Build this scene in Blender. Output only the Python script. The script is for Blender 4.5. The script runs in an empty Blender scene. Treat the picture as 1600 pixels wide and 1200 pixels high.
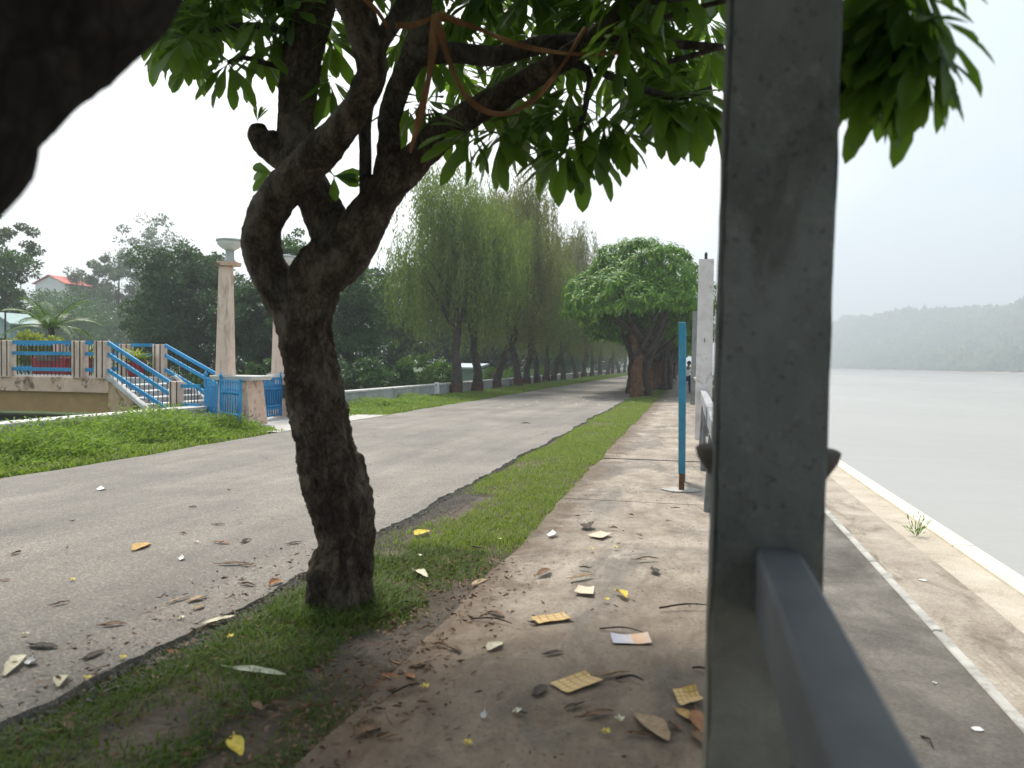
import bpy, math, random
import numpy as np
from mathutils import Vector, Matrix
R = math.radians
C = bpy.context.scene.collection
SC = bpy.context.scene
random.seed(7); rng = np.random.default_rng(11)

# ------------------------------------------------------------------ camera model (used to survey points of the place)
F = 1230.0; TH = R(12.8); PH = R(1.55); RO = R(0.7); H = 1.5
_r = (math.cos(TH), math.sin(TH), 0); _f = (-math.sin(TH)*math.cos(PH), math.cos(TH)*math.cos(PH), -math.sin(PH))
_u = (-math.sin(TH)*math.sin(PH), math.cos(TH)*math.sin(PH), math.cos(PH))
def ray(px, py):
    x = px-800; y = py-600
    xu = x*math.cos(RO)+y*math.sin(RO); yu = -x*math.sin(RO)+y*math.cos(RO)
    return [_r[i]*xu-_u[i]*yu+_f[i]*F for i in range(3)]
def G(px, py, z=0.0):
    d = ray(px, py); t = (z-H)/d[2]; return Vector((d[0]*t, d[1]*t, z))
def AY(px, py, Y):
    d = ray(px, py); t = Y/d[1]; return Vector((d[0]*t, Y, H+d[2]*t))

# ------------------------------------------------------------------ materials
def new_mat(name):
    m = bpy.data.materials.new(name); m.use_nodes = True
    nt = m.node_tree; b = nt.nodes['Principled BSDF']
    return m, nt, b
def ramp(nt, src, stops):
    n = nt.nodes.new('ShaderNodeValToRGB'); e = n.color_ramp.elements
    e[0].position, e[0].color = stops[0][0], (*stops[0][1], 1)
    e[1].position, e[1].color = stops[-1][0], (*stops[-1][1], 1)
    for p, c in stops[1:-1]:
        k = e.new(p); k.color = (*c, 1)
    nt.links.new(src, n.inputs[0]); return n.outputs[0]
def noise(nt, vec, scale, detail=6, rough=.6, dist=0.0):
    n = nt.nodes.new('ShaderNodeTexNoise'); n.inputs['Scale'].default_value = scale
    n.inputs['Detail'].default_value = detail; n.inputs['Roughness'].default_value = rough
    n.inputs['Distortion'].default_value = dist
    nt.links.new(vec, n.inputs['Vector']); return n.outputs['Fac']
def objco(nt, scale=None):
    t = nt.nodes.new('ShaderNodeTexCoord'); o = t.outputs['Object']
    if scale:
        m = nt.nodes.new('ShaderNodeMapping'); m.inputs['Scale'].default_value = scale
        nt.links.new(o, m.inputs['Vector']); o = m.outputs[0]
    return o
def mix(nt, fac, a, b, mode='MIX'):
    n = nt.nodes.new('ShaderNodeMix'); n.data_type = 'RGBA'; n.blend_type = mode
    for s, v in ((n.inputs[0], fac), (n.inputs[6], a), (n.inputs[7], b)):
        if isinstance(v, (int, float)): s.default_value = v
        elif isinstance(v, tuple): s.default_value = (*v, 1)
        else: nt.links.new(v, s)
    return n.outputs[2]
def bump(nt, b, h, strength, dist=.01, prev=None):
    n = nt.nodes.new('ShaderNodeBump'); n.inputs['Strength'].default_value = strength; n.inputs['Distance'].default_value = dist
    nt.links.new(h, n.inputs['Height'])
    if prev is not None: nt.links.new(prev, n.inputs['Normal'])
    nt.links.new(n.outputs[0], b.inputs['Normal']); return n.outputs[0]
def patchy(name, stops, scale=3.0, rough=.85, bstr=.3, bscale=40, bdist=.01, stain=None, stain_scale=1.2, stain_amt=.6, fine=None, mapscale=None, spec=.3, stain_stops=(.48, .68), stain_map=None):
    m, nt, b = new_mat(name); co = objco(nt, mapscale)
    col = ramp(nt, noise(nt, co, scale, 8, .65, .3), stops)
    if fine is not None:
        f = ramp(nt, noise(nt, co, fine, 4, .7), [(.3, (.55, .55, .55)), (.7, (1.4, 1.4, 1.4))])
        col = mix(nt, .6, col, f, 'MULTIPLY')
    if stain is not None:
        co2 = objco(nt, stain_map) if stain_map else co
        s = ramp(nt, noise(nt, co2, stain_scale, 7, .7, .6), [(stain_stops[0], (0, 0, 0)), (stain_stops[1], (stain_amt,)*3)])
        col = mix(nt, s, col, stain)
    nt.links.new(col, b.inputs['Base Color']); b.inputs['Roughness'].default_value = rough
    b.inputs['Specular IOR Level'].default_value = spec
    bump(nt, b, noise(nt, co, bscale, 6, .7), bstr, bdist)
    return m
def leafmat(name, c1, c2, trans=.35, rough=.4, c3=None, spec=.4, tcol=None):
    m, nt, b = new_mat(name)
    g = nt.nodes.new('ShaderNodeNewGeometry')
    st = [(0, c1), (1, c2)] if c3 is None else [(0, c1), (.7, c2), (1, c3)]
    col = ramp(nt, g.outputs['Random Per Island'], st)
    nt.links.new(col, b.inputs['Base Color']); b.inputs['Roughness'].default_value = rough
    b.inputs['Specular IOR Level'].default_value = spec
    t = nt.nodes.new('ShaderNodeBsdfTranslucent')
    tc = mix(nt, .55, col, tcol or (c2[0]*1.6, c2[1]*1.8, c2[2]*.6))
    nt.links.new(tc, t.inputs['Color'])
    mx = nt.nodes.new('ShaderNodeMixShader'); mx.inputs[0].default_value = trans
    nt.links.new(b.outputs[0], mx.inputs[1]); nt.links.new(t.outputs[0], mx.inputs[2])
    nt.links.new(mx.outputs[0], nt.nodes['Material Output'].inputs[0])
    return m
M = {}
# asphalt: worn tan-grey with aggregate
def asphalt():
    m, nt, b = new_mat('worn_asphalt'); co = objco(nt)
    base = ramp(nt, noise(nt, co, .35, 8, .65, .4), [(.3, (.15, .136, .121)), (.5, (.215, .196, .174)), (.7, (.28, .256, .226))])
    v = nt.nodes.new('ShaderNodeTexVoronoi'); v.inputs['Scale'].default_value = 85; nt.links.new(co, v.inputs['Vector'])
    sep = nt.nodes.new('ShaderNodeSeparateColor'); nt.links.new(v.outputs['Color'], sep.inputs[0])
    agg = ramp(nt, sep.outputs[0], [(0, (.35, .35, .36)), (.6, (.95, .93, .9)), (.85, (1.25, 1.2, 1.15)), (1, (1.9, 1.85, 1.8))])
    col = mix(nt, .55, base, agg, 'MULTIPLY')
    st = objco(nt, (1.6, .12, 1))
    streak = ramp(nt, noise(nt, st, 1.3, 5, .6), [(.35, (.82, .82, .82)), (.65, (1.15, 1.13, 1.1))])
    col = mix(nt, .8, col, streak, 'MULTIPLY')
    nq = nt.nodes.new('ShaderNodeTexNoise'); nq.inputs['Scale'].default_value = 1.7; nq.inputs['Detail'].default_value = 7; nt.links.new(co, nq.inputs['Vector'])
    vc = nt.nodes.new('ShaderNodeTexVoronoi'); vc.feature = 'DISTANCE_TO_EDGE'; vc.inputs['Scale'].default_value = .55; nt.links.new(mix(nt, .35, co, nq.outputs['Color']), vc.inputs['Vector'])
    ck = ramp(nt, vc.outputs['Distance'], [(0, (.45, .43, .42)), (.008, (1, 1, 1))]); msk = ramp(nt, noise(nt, co, .5, 4, .6), [(.5, (0, 0, 0)), (.6, (.8, .8, .8))]); col = mix(nt, msk, col, mix(nt, 1.0, col, ck, 'MULTIPLY'))
    oil = ramp(nt, noise(nt, co, .9, 6, .7, .6), [(.54, (0, 0, 0)), (.66, (.45, .45, .45))]); col = mix(nt, oil, col, (.13, .12, .11))
    nt.links.new(col, b.inputs['Base Color']); b.inputs['Roughness'].default_value = .8; b.inputs['Specular IOR Level'].default_value = .35
    n1 = bump(nt, b, v.outputs['Distance'], .55, .008)
    bump(nt, b, noise(nt, co, 30, 5, .7), .25, .02, n1)
    return m
M['asphalt'] = asphalt()
def pathmat():
    m, nt, b = new_mat('dirty_concrete_path'); co = objco(nt)
    base = ramp(nt, noise(nt, co, 1.1, 9, .68, .6), [(.3, (.235, .195, .155)), (.5, (.35, .305, .255)), (.68, (.46, .415, .355))])
    grey = ramp(nt, noise(nt, objco(nt, (1, .45, 1)), .8, 7, .7, 1.0), [(.48, (0, 0, 0)), (.62, (.75, .75, .75))])
    col = mix(nt, grey, base, (.15, .14, .125))
    sp = ramp(nt, noise(nt, co, 42, 3, .6), [(.32, (.3, .25, .2)), (.42, (1, 1, 1))])
    col = mix(nt, .75, col, sp, 'MULTIPLY')
    white = ramp(nt, noise(nt, objco(nt, (1, 2.5, 1)), 3.5, 8, .8, 1.5), [(.66, (0, 0, 0)), (.74, (.5, .5, .5))])
    col = mix(nt, white, col, (.5, .47, .42))
    sp2 = nt.nodes.new('ShaderNodeSeparateXYZ'); nt.links.new(co, sp2.inputs[0])
    k2 = nt.nodes.new('ShaderNodeMath'); k2.operation = 'MULTIPLY_ADD'; nt.links.new(noise(nt, co, 2.2, 8, .7, .5), k2.inputs[0]); k2.inputs[1].default_value = -1.5; nt.links.new(sp2.outputs[0], k2.inputs[2])
    mr = nt.nodes.new('ShaderNodeMapRange'); nt.links.new(k2.outputs[0], mr.inputs[0]); mr.inputs[1].default_value = -2.05; mr.inputs[2].default_value = -1.7; mr.inputs[3].default_value = .8; mr.inputs[4].default_value = 0
    soil = ramp(nt, noise(nt, co, 14, 6, .75), [(.35, (.075, .052, .035)), (.6, (.15, .105, .07))]); col = mix(nt, mr.outputs[0], col, soil)
    k3 = nt.nodes.new('ShaderNodeMath'); k3.operation = 'MULTIPLY_ADD'; nt.links.new(noise(nt, co, 1.3, 7, .7, .6), k3.inputs[0]); k3.inputs[1].default_value = 2.4; nt.links.new(sp2.outputs[1], k3.inputs[2])
    m3 = nt.nodes.new('ShaderNodeMapRange'); nt.links.new(k3.outputs[0], m3.inputs[0]); m3.inputs[1].default_value = 5.0; m3.inputs[2].default_value = 6.6; m3.inputs[3].default_value = .66; m3.inputs[4].default_value = 0
    near_brown = ramp(nt, noise(nt, objco(nt, (1, .6, 1)), 2.6, 8, .7, .8), [(.35, (.10, .085, .068)), (.5, (.17, .122, .082)), (.65, (.24, .185, .13))]); col = mix(nt, m3.outputs[0], col, near_brown)  # browner and darker towards the near end
    cr = ramp(nt, noise(nt, objco(nt, (1, .5, 1)), 5.5, 9, .8, 1.0), [(.35, (.62, .58, .54)), (.6, (1.08, 1.05, 1.02))]); col = mix(nt, .9, col, cr, 'MULTIPLY')
    nt.links.new(col, b.inputs['Base Color']); b.inputs['Roughness'].default_value = .82; b.inputs['Specular IOR Level'].default_value = .3
    n1 = bump(nt, b, noise(nt, co, 9, 8, .7), .5, .03)
    bump(nt, b, noise(nt, co, 140, 3, .6), .4, .004, n1)
    return m
M['path'] = pathmat()
M['stone'] = patchy('dark_gravel', [(.3, (.06, .055, .05)), (.5, (.12, .11, .1)), (.7, (.22, .2, .18))], 60, .85, .3, 90, .004)
M['soil'] = patchy('verge_soil', [(.3, (.075, .056, .04)), (.5, (.14, .108, .08)), (.7, (.21, .17, .132))], 3, .95, .9, 25, .05, stain=(.10, .098, .09), stain_scale=1.6, stain_amt=.8, fine=60)
M['ground'] = patchy('grassy_ground', [(.3, (.035, .055, .018)), (.55, (.06, .1, .03)), (.75, (.10, .12, .05))], 1.5, .95, .6, 12, .05, fine=25)
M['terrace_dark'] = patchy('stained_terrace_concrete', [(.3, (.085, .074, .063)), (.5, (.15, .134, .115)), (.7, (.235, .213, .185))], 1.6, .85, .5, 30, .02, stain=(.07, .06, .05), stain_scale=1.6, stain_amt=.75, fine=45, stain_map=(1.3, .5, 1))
M['terrace_mid'] = patchy('weathered_terrace_concrete', [(.3, (.26, .215, .17)), (.5, (.36, .31, .25)), (.7, (.45, .395, .32))], 1.4, .85, .4, 30, .02, stain=(.12, .095, .06), stain_scale=1.3, stain_amt=.75, fine=45, stain_map=(1.6, .5, 1), stain_stops=(.5, .64))
M['terrace_pale'] = patchy('pale_terrace_concrete', [(.3, (.36, .31, .24)), (.5, (.46, .40, .32)), (.7, (.54, .485, .40))], 1.2, .85, .3, 30, .015, stain=(.2, .17, .1), stain_scale=1.6, stain_amt=.5, fine=40, stain_stops=(.55, .7))
M['kerb'] = patchy('cream_kerb', [(.3, (.55, .5, .4)), (.6, (.72, .67, .55))], 2, .85, .2, 30, .01)
M['edge'] = patchy('grey_step_edge', [(.3, (.33, .32, .29)), (.6, (.5, .48, .44))], 4, .85, .3, 40, .01, stain=(.16, .15, .13), stain_scale=5, stain_amt=.7)
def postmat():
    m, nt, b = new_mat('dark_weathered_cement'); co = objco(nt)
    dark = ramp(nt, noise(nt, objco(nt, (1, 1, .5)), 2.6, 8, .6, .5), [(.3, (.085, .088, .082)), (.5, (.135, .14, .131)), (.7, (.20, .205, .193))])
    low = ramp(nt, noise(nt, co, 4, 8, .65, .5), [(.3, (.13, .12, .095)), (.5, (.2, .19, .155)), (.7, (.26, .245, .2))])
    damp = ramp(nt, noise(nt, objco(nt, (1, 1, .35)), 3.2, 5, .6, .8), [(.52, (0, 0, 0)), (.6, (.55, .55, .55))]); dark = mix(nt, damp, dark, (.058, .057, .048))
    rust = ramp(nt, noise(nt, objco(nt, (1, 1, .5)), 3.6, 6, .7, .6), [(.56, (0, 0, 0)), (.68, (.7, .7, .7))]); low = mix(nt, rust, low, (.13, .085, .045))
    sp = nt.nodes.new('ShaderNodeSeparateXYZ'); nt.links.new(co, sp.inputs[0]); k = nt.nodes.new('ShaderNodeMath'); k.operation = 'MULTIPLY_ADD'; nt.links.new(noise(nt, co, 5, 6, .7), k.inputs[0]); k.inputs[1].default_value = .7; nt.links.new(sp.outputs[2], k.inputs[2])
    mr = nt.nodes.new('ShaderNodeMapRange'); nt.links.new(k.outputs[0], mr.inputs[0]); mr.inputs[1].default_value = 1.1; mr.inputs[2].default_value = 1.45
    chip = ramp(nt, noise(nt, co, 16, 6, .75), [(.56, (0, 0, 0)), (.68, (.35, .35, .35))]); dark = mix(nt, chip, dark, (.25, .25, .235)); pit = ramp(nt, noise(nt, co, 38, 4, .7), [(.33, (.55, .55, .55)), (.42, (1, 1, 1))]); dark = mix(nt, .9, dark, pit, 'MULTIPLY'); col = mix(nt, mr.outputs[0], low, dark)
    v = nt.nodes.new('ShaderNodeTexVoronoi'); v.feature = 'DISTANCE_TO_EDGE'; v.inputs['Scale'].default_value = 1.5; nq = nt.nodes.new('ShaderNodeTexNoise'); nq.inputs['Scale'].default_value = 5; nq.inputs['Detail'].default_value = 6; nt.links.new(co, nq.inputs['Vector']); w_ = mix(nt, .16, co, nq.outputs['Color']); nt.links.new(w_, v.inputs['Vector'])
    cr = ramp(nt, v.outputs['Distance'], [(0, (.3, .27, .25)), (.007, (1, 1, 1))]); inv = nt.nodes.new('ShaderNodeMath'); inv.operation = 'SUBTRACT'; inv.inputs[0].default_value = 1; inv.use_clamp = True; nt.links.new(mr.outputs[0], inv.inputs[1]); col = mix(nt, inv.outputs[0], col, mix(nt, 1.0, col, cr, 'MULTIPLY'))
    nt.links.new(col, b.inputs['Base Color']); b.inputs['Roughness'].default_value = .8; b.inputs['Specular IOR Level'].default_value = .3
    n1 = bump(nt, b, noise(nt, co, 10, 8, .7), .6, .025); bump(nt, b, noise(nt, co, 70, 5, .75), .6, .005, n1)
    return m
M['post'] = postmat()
M['post_low'] = patchy('cement_post_plaster', [(.3, (.16, .15, .12)), (.5, (.24, .225, .185)), (.7, (.30, .285, .24))], 3, .85, .35, 22, .012, stain=(.12, .085, .045), stain_scale=3, stain_amt=.7)
M['lime'] = patchy('limewashed_plaster', [(.3, (.55, .5, .47)), (.5, (.66, .62, .6)), (.7, (.75, .72, .7))], 3, .85, .25, 25, .01, stain=(.28, .27, .26), stain_scale=4, stain_amt=.6, stain_stops=(.56, .66))
M['greypost'] = patchy('grey_plaster', [(.3, (.16, .165, .16)), (.6, (.26, .265, .26))], 3, .85, .25, 25, .01)
M['rail'] = patchy('blue_grey_painted_concrete', [(.3, (.07, .078, .088)), (.5, (.095, .106, .12)), (.7, (.14, .152, .168))], 2.5, .6, .2, 30, .006, stain=(.1, .1, .1), stain_scale=3.5, stain_amt=.5, spec=.4)
M['railfar'] = patchy('worn_grey_rail_concrete', [(.3, (.24, .25, .26)), (.5, (.34, .35, .36)), (.7, (.44, .45, .46))], 3.5, .75, .3, 30, .01, stain=(.12, .12, .12), stain_scale=4, stain_amt=.7)
M['strut'] = patchy('dark_grey_support', [(.3, (.13, .135, .135)), (.6, (.24, .245, .24))], 4, .8, .3, 30, .01)
M['cream'] = patchy('peach_painted_plaster', [(.3, (.60, .43, .33)), (.5, (.70, .53, .43)), (.7, (.78, .63, .52))], 2, .85, .2, 25, .01, stain=(.24, .16, .11), stain_scale=3, stain_amt=.75, stain_stops=(.52, .68), stain_map=(2, 2, .4))
M['creamdirty'] = patchy('dirty_peach_plaster', [(.3, (.5, .34, .24)), (.5, (.64, .46, .35)), (.7, (.72, .56, .44))], 2, .88, .3, 25, .015, stain=(.07, .05, .035), stain_scale=2.6, stain_amt=.85, stain_stops=(.53, .62))
M['ochre'] = patchy('ochre_girder_paint', [(.3, (.36, .22, .09)), (.6, (.46, .30, .14))], 1, .9, .15, 20, .01, stain=(.22, .14, .07), stain_scale=1, stain_amt=.4)
M['stringer'] = patchy('spalled_stringer_plaster', [(.3, (.34, .22, .12)), (.5, (.5, .35, .21)), (.7, (.58, .45, .32))], 3.5, .95, .5, 20, .03, stain=(.12, .075, .04), stain_scale=3, stain_amt=.85, stain_stops=(.5, .58))
M['stepgrey'] = patchy('grey_step_concrete', [(.3, (.23, .24, .24)), (.6, (.33, .34, .34))], 3, .9, .2, 30, .01)
M['white'] = patchy('white_paint', [(.3, (.66, .65, .62)), (.6, (.78, .77, .75))], 3, .7, .1, 30, .005)
M['wall'] = patchy('grey_parapet_plaster', [(.3, (.33, .34, .34)), (.5, (.42, .43, .43)), (.7, (.5, .51, .51))], 1.5, .9, .25, 20, .01, stain=(.17, .17, .16), stain_scale=1.4, stain_amt=.6, stain_map=(1, 1, .4))
M['coping'] = patchy('pale_wall_coping', [(.3, (.5, .49, .46)), (.6, (.64, .63, .6))], 2, .9, .2, 20, .01, stain=(.22, .2, .17), stain_scale=3, stain_amt=.6)
M['apron'] = patchy('pale_concrete_apron', [(.3, (.38, .36, .33)), (.6, (.5, .48, .44))], 1.5, .9, .25, 25, .01, fine=30)
M['stripe'] = patchy('dark_recess_stripe', [(.3, (.05, .04, .035)), (.6, (.08, .065, .055))], 4, .9, .1, 30, .005)
M['blue'] = patchy('bright_blue_gate_paint', [(.3, (.005, .19, .42)), (.5, (.008, .26, .54)), (.7, (.03, .33, .6))], 3, .45, .15, 30, .005, stain=(.12, .12, .12), stain_scale=9, stain_amt=.4, stain_stops=(.6, .7), spec=.5)
M['bluedeep'] = patchy('deep_blue_gate_paint', [(.3, (.004, .15, .36)), (.6, (.008, .22, .46))], 3, .45, .15, 30, .005, spec=.5)
M['teal'] = patchy('teal_blue_sign_paint', [(.3, (.035, .20, .31)), (.5, (.05, .26, .4)), (.7, (.09, .32, .45))], 5, .5, .2, 30, .005, stain=(.2, .22, .2), stain_scale=9, stain_amt=.5, stain_stops=(.6, .68))
M['tealface'] = patchy('pale_sign_face', [(.3, (.26, .42, .5)), (.6, (.36, .52, .6))], 4, .55, .1, 30, .005)
M['rust'] = patchy('rusty_steel', [(.3, (.09, .045, .025)), (.6, (.2, .1, .05))], 12, .85, .4, 60, .004)
M['iron'] = patchy('black_iron', [(.3, (.015, .015, .017)), (.6, (.03, .03, .03))], 12, .6, .1, 60, .003)
M['lampwhite'] = patchy('white_lamp_glass', [(.3, (.62, .63, .6)), (.6, (.72, .73, .7))], 5, .3, .05, 30, .003, spec=.5)
M['lampgrey'] = patchy('grey_lamp_stem', [(.3, (.34, .36, .35)), (.6, (.45, .47, .46))], 5, .6, .05, 30, .003)
M['redpot'] = patchy('maroon_planter', [(.3, (.22, .02, .03)), (.6, (.32, .035, .045))], 3, .6, .1, 30, .005)
M['redroof'] = patchy('red_roof', [(.3, (.5, .09, .07)), (.6, (.62, .14, .1))], 3, .7, .1, 30, .01)
M['hut'] = patchy('pale_green_hut', [(.3, (.3, .42, .4)), (.6, (.4, .5, .48))], 3, .8, .1, 30, .01)
M['shedblue'] = patchy('pale_blue_sheet', [(.3, (.4, .52, .66)), (.6, (.62, .68, .74))], 2, .6, .1, 30, .01)
def barkmat(name, stops, moss=None, bs=1.0, sc=9):
    m, nt, b = new_mat(name); co = objco(nt, (1, 1, .55))
    col = ramp(nt, noise(nt, co, sc, 9, .7, .8), stops)
    v = nt.nodes.new('ShaderNodeTexVoronoi'); v.feature = 'DISTANCE_TO_EDGE'; v.inputs['Scale'].default_value = sc*3
    dd = nt.nodes.new('ShaderNodeVectorMath'); dd.operation = 'ADD'
    nz = nt.nodes.new('ShaderNodeTexNoise'); nz.inputs['Scale'].default_value = sc; nz.inputs['Detail'].default_value = 5
    nt.links.new(co, nz.inputs['Vector'])
    sc_ = nt.nodes.new('ShaderNodeVectorMath'); sc_.operation = 'SCALE'; sc_.inputs['Scale'].default_value = .12
    nt.links.new(nz.outputs['Color'], sc_.inputs[0]); nt.links.new(co, dd.inputs[0]); nt.links.new(sc_.outputs[0], dd.inputs[1])
    nt.links.new(dd.outputs[0], v.inputs['Vector'])
    crack = ramp(nt, v.outputs['Distance'], [(0, (.35, .32, .3)), (.12, (1, 1, 1))])
    col = mix(nt, .8, col, crack, 'MULTIPLY')
    if moss:
        s = ramp(nt, noise(nt, co, 3, 6, .7, .4), [(.52, (0, 0, 0)), (.65, (.8, .8, .8))])
        col = mix(nt, s, col, moss)
    nt.links.new(col, b.inputs['Base Color']); b.inputs['Roughness'].default_value = .9; b.inputs['Specular IOR Level'].default_value = .2
    n1 = bump(nt, b, noise(nt, co, sc*1.5, 9, .75), bs, .06)
    bump(nt, b, v.outputs['Distance'], .6, .02, n1)
    return m
M['bark'] = barkmat('gnarled_bark', [(.3, (.026, .018, .013)), (.48, (.078, .057, .041)), (.66, (.19, .145, .108))], (.22, .19, .15))
M['bark_shade'] = barkmat('bark_painted_shade', [(.3, (.012, .009, .007)), (.5, (.028, .021, .016)), (.7, (.06, .048, .038))], None, .8, 9)  # darker bark copy, the leaning trunk's shade is put into its colour
M['bark_smooth'] = barkmat('grey_branch_bark', [(.3, (.03, .025, .02)), (.5, (.06, .05, .042)), (.7, (.11, .095, .08))], (.14, .12, .1), .6, 7)
M['bark_far'] = barkmat('dark_trunk_bark', [(.3, (.045, .036, .03)), (.5, (.085, .068, .055)), (.7, (.15, .125, .1))], None, .8, 4)
M['bark_orange'] = barkmat('orange_brown_bark', [(.3, (.07, .035, .02)), (.5, (.19, .09, .045)), (.7, (.32, .17, .09))], (.09, .075, .06), .9, 5)
M['redband'] = patchy('red_oxide_band', [(.3, (.05, .026, .018)), (.6, (.12, .055, .035))], 6, .9, .4, 30, .01)
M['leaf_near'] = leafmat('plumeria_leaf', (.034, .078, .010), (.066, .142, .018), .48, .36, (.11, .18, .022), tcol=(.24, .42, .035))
M['leaf_far'] = leafmat('plumeria_leaf_sunlit', (.05, .14, .008), (.105, .25, .014), .32, .5, (.24, .38, .035), .3, (.2, .34, .02))  # brighter copy of the plumeria leaf, sunlight put into the colour
M['leaf_willow'] = leafmat('weeping_leaf', (.085, .10, .024), (.17, .18, .045), .34, .6, (.27, .22, .075))
M['leaf_willow_green'] = leafmat('weeping_leaf_green', (.09, .135, .022), (.17, .23, .04), .34, .6, (.28, .33, .075))
M['leaf_dark'] = leafmat('dark_broad_leaf', (.022, .05, .016), (.045, .095, .028), .28, .5, (.065, .125, .038))
M['leaf_mid'] = leafmat('mid_green_leaf', (.03, .075, .018), (.06, .13, .03), .3, .5, (.10, .19, .04))
M['leaf_grey'] = leafmat('greyish_leaf', (.05, .08, .04), (.09, .125, .06), .3, .55, (.13, .17, .085))
M['leaf_light'] = leafmat('light_green_leaf', (.07, .14, .02), (.14, .25, .04), .35, .5, (.22, .33, .07))
M['leaf_yellow'] = leafmat('yellow_green_leaf', (.16, .2, .02), (.28, .32, .03), .3, .45, (.38, .38, .06))
M['palm'] = leafmat('palm_frond', (.05, .10, .02), (.10, .17, .03), .3, .4)
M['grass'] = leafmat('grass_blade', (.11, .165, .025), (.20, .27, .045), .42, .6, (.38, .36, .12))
M['grass_dark'] = leafmat('grass_blade_painted_shade', (.055, .10, .014), (.10, .16, .022), .38, .6, (.19, .2, .05))  # darker copy of the grass colour with shade painted in
M['weed'] = leafmat('weed_leaf', (.11, .18, .03), (.20, .29, .055), .42, .6, (.36, .42, .14))
M['hillgreen'] = patchy('hill_forest', [(.3, (.02, .05, .018)), (.5, (.05, .10, .032)), (.7, (.11, .16, .05))], .02, .95, .8, .2, 1.5, fine=.4)
M['sand'] = patchy('sandy_bank', [(.3, (.34, .27, .2)), (.6, (.48, .4, .32))], .05, .95, .3, 1, .2)
M['skin'] = patchy('brown_skin', [(.3, (.2, .11, .07)), (.6, (.26, .15, .1))], 5, .6, .05, 30, .002)
M['shirt'] = patchy('white_shirt_cloth', [(.3, (.62, .62, .6)), (.6, (.75, .75, .73))], 6, .9, .2, 20, .01)
M['trouser'] = patchy('navy_trouser_cloth', [(.3, (.015, .017, .035)), (.6, (.03, .033, .06))], 6, .9, .2, 20, .01)
M['hair'] = patchy('black_hair', [(.3, (.01, .009, .008)), (.6, (.02, .018, .016))], 20, .5, .2, 60, .004)
M['cloth'] = patchy('orange_brown_cloth', [(.3, (.12, .055, .024)), (.5, (.21, .098, .042)), (.7, (.31, .155, .072))], 9, .9, .4, 60, .006, mapscale=(1, 1, .3))
def water():
    m, nt, b = new_mat('silty_river'); co = objco(nt, (1, .33, 1))
    col = ramp(nt, noise(nt, co, .03, 5, .6, .4), [(.35, (.33, .315, .28)), (.65, (.39, .372, .33))])
    nt.links.new(col, b.inputs['Base Color']); b.inputs['Roughness'].default_value = .22; b.inputs['Specular IOR Level'].default_value = .45
    n1 = bump(nt, b, noise(nt, objco(nt, (.6, 1.6, 1)), 2.2, 5, .65, .5), .22, .05)
    bump(nt, b, noise(nt, objco(nt, (.25, 1.1, 1)), .5, 5, .6, .5), .2, .15, n1)
    return m
M['water'] = water()
def dryleaf(name, c1, c2, c3):
    return patchy(name, [(.3, c1), (.5, c2), (.7, c3)], 14, .7, .5, 60, .004, stain=tuple(x*.4 for x in c1), stain_scale=25, stain_amt=.5)
LEAFC = {'brown': dryleaf('dry_leaf_brown', (.10, .055, .03), (.18, .10, .055), (.26, .16, .09)),
         'dark': dryleaf('dry_leaf_dark', (.03, .02, .014), (.05, .034, .024), (.09, .06, .04)),
         'tan': dryleaf('dry_leaf_tan', (.25, .16, .09), (.36, .25, .15), (.46, .34, .22)),
         'orange': dryleaf('dry_leaf_orange', (.22, .09, .035), (.34, .15, .06), (.42, .22, .1)),
         'golden': dryleaf('dry_leaf_golden', (.38, .22, .06), (.5, .31, .1), (.58, .4, .16)),
         'yellow': dryleaf('fallen_leaf_yellow', (.45, .34, .03), (.62, .48, .05), (.7, .58, .12)),
         'cream': dryleaf('fallen_leaf_cream', (.45, .40, .27), (.6, .55, .4), (.7, .66, .52)),
         'grey': dryleaf('dry_leaf_grey', (.13, .11, .09), (.2, .17, .14), (.28, .25, .21)),
         'palegreen': dryleaf('fallen_leaf_pale_green', (.26, .3, .2), (.36, .4, .29), (.48, .5, .4))}
M['petal'] = patchy('white_petal', [(.3, (.75, .74, .66)), (.6, (.82, .81, .75))], 20, .6, .1, 60, .002)
M['petalyellow'] = patchy('yellow_petal', [(.3, (.66, .5, .04)), (.6, (.76, .64, .15))], 20, .6, .1, 60, .002)
M['scrap'] = patchy('white_paper_scrap', [(.3, (.68, .67, .64)), (.6, (.8, .79, .77))], 20, .8, .2, 60, .002)

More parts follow.
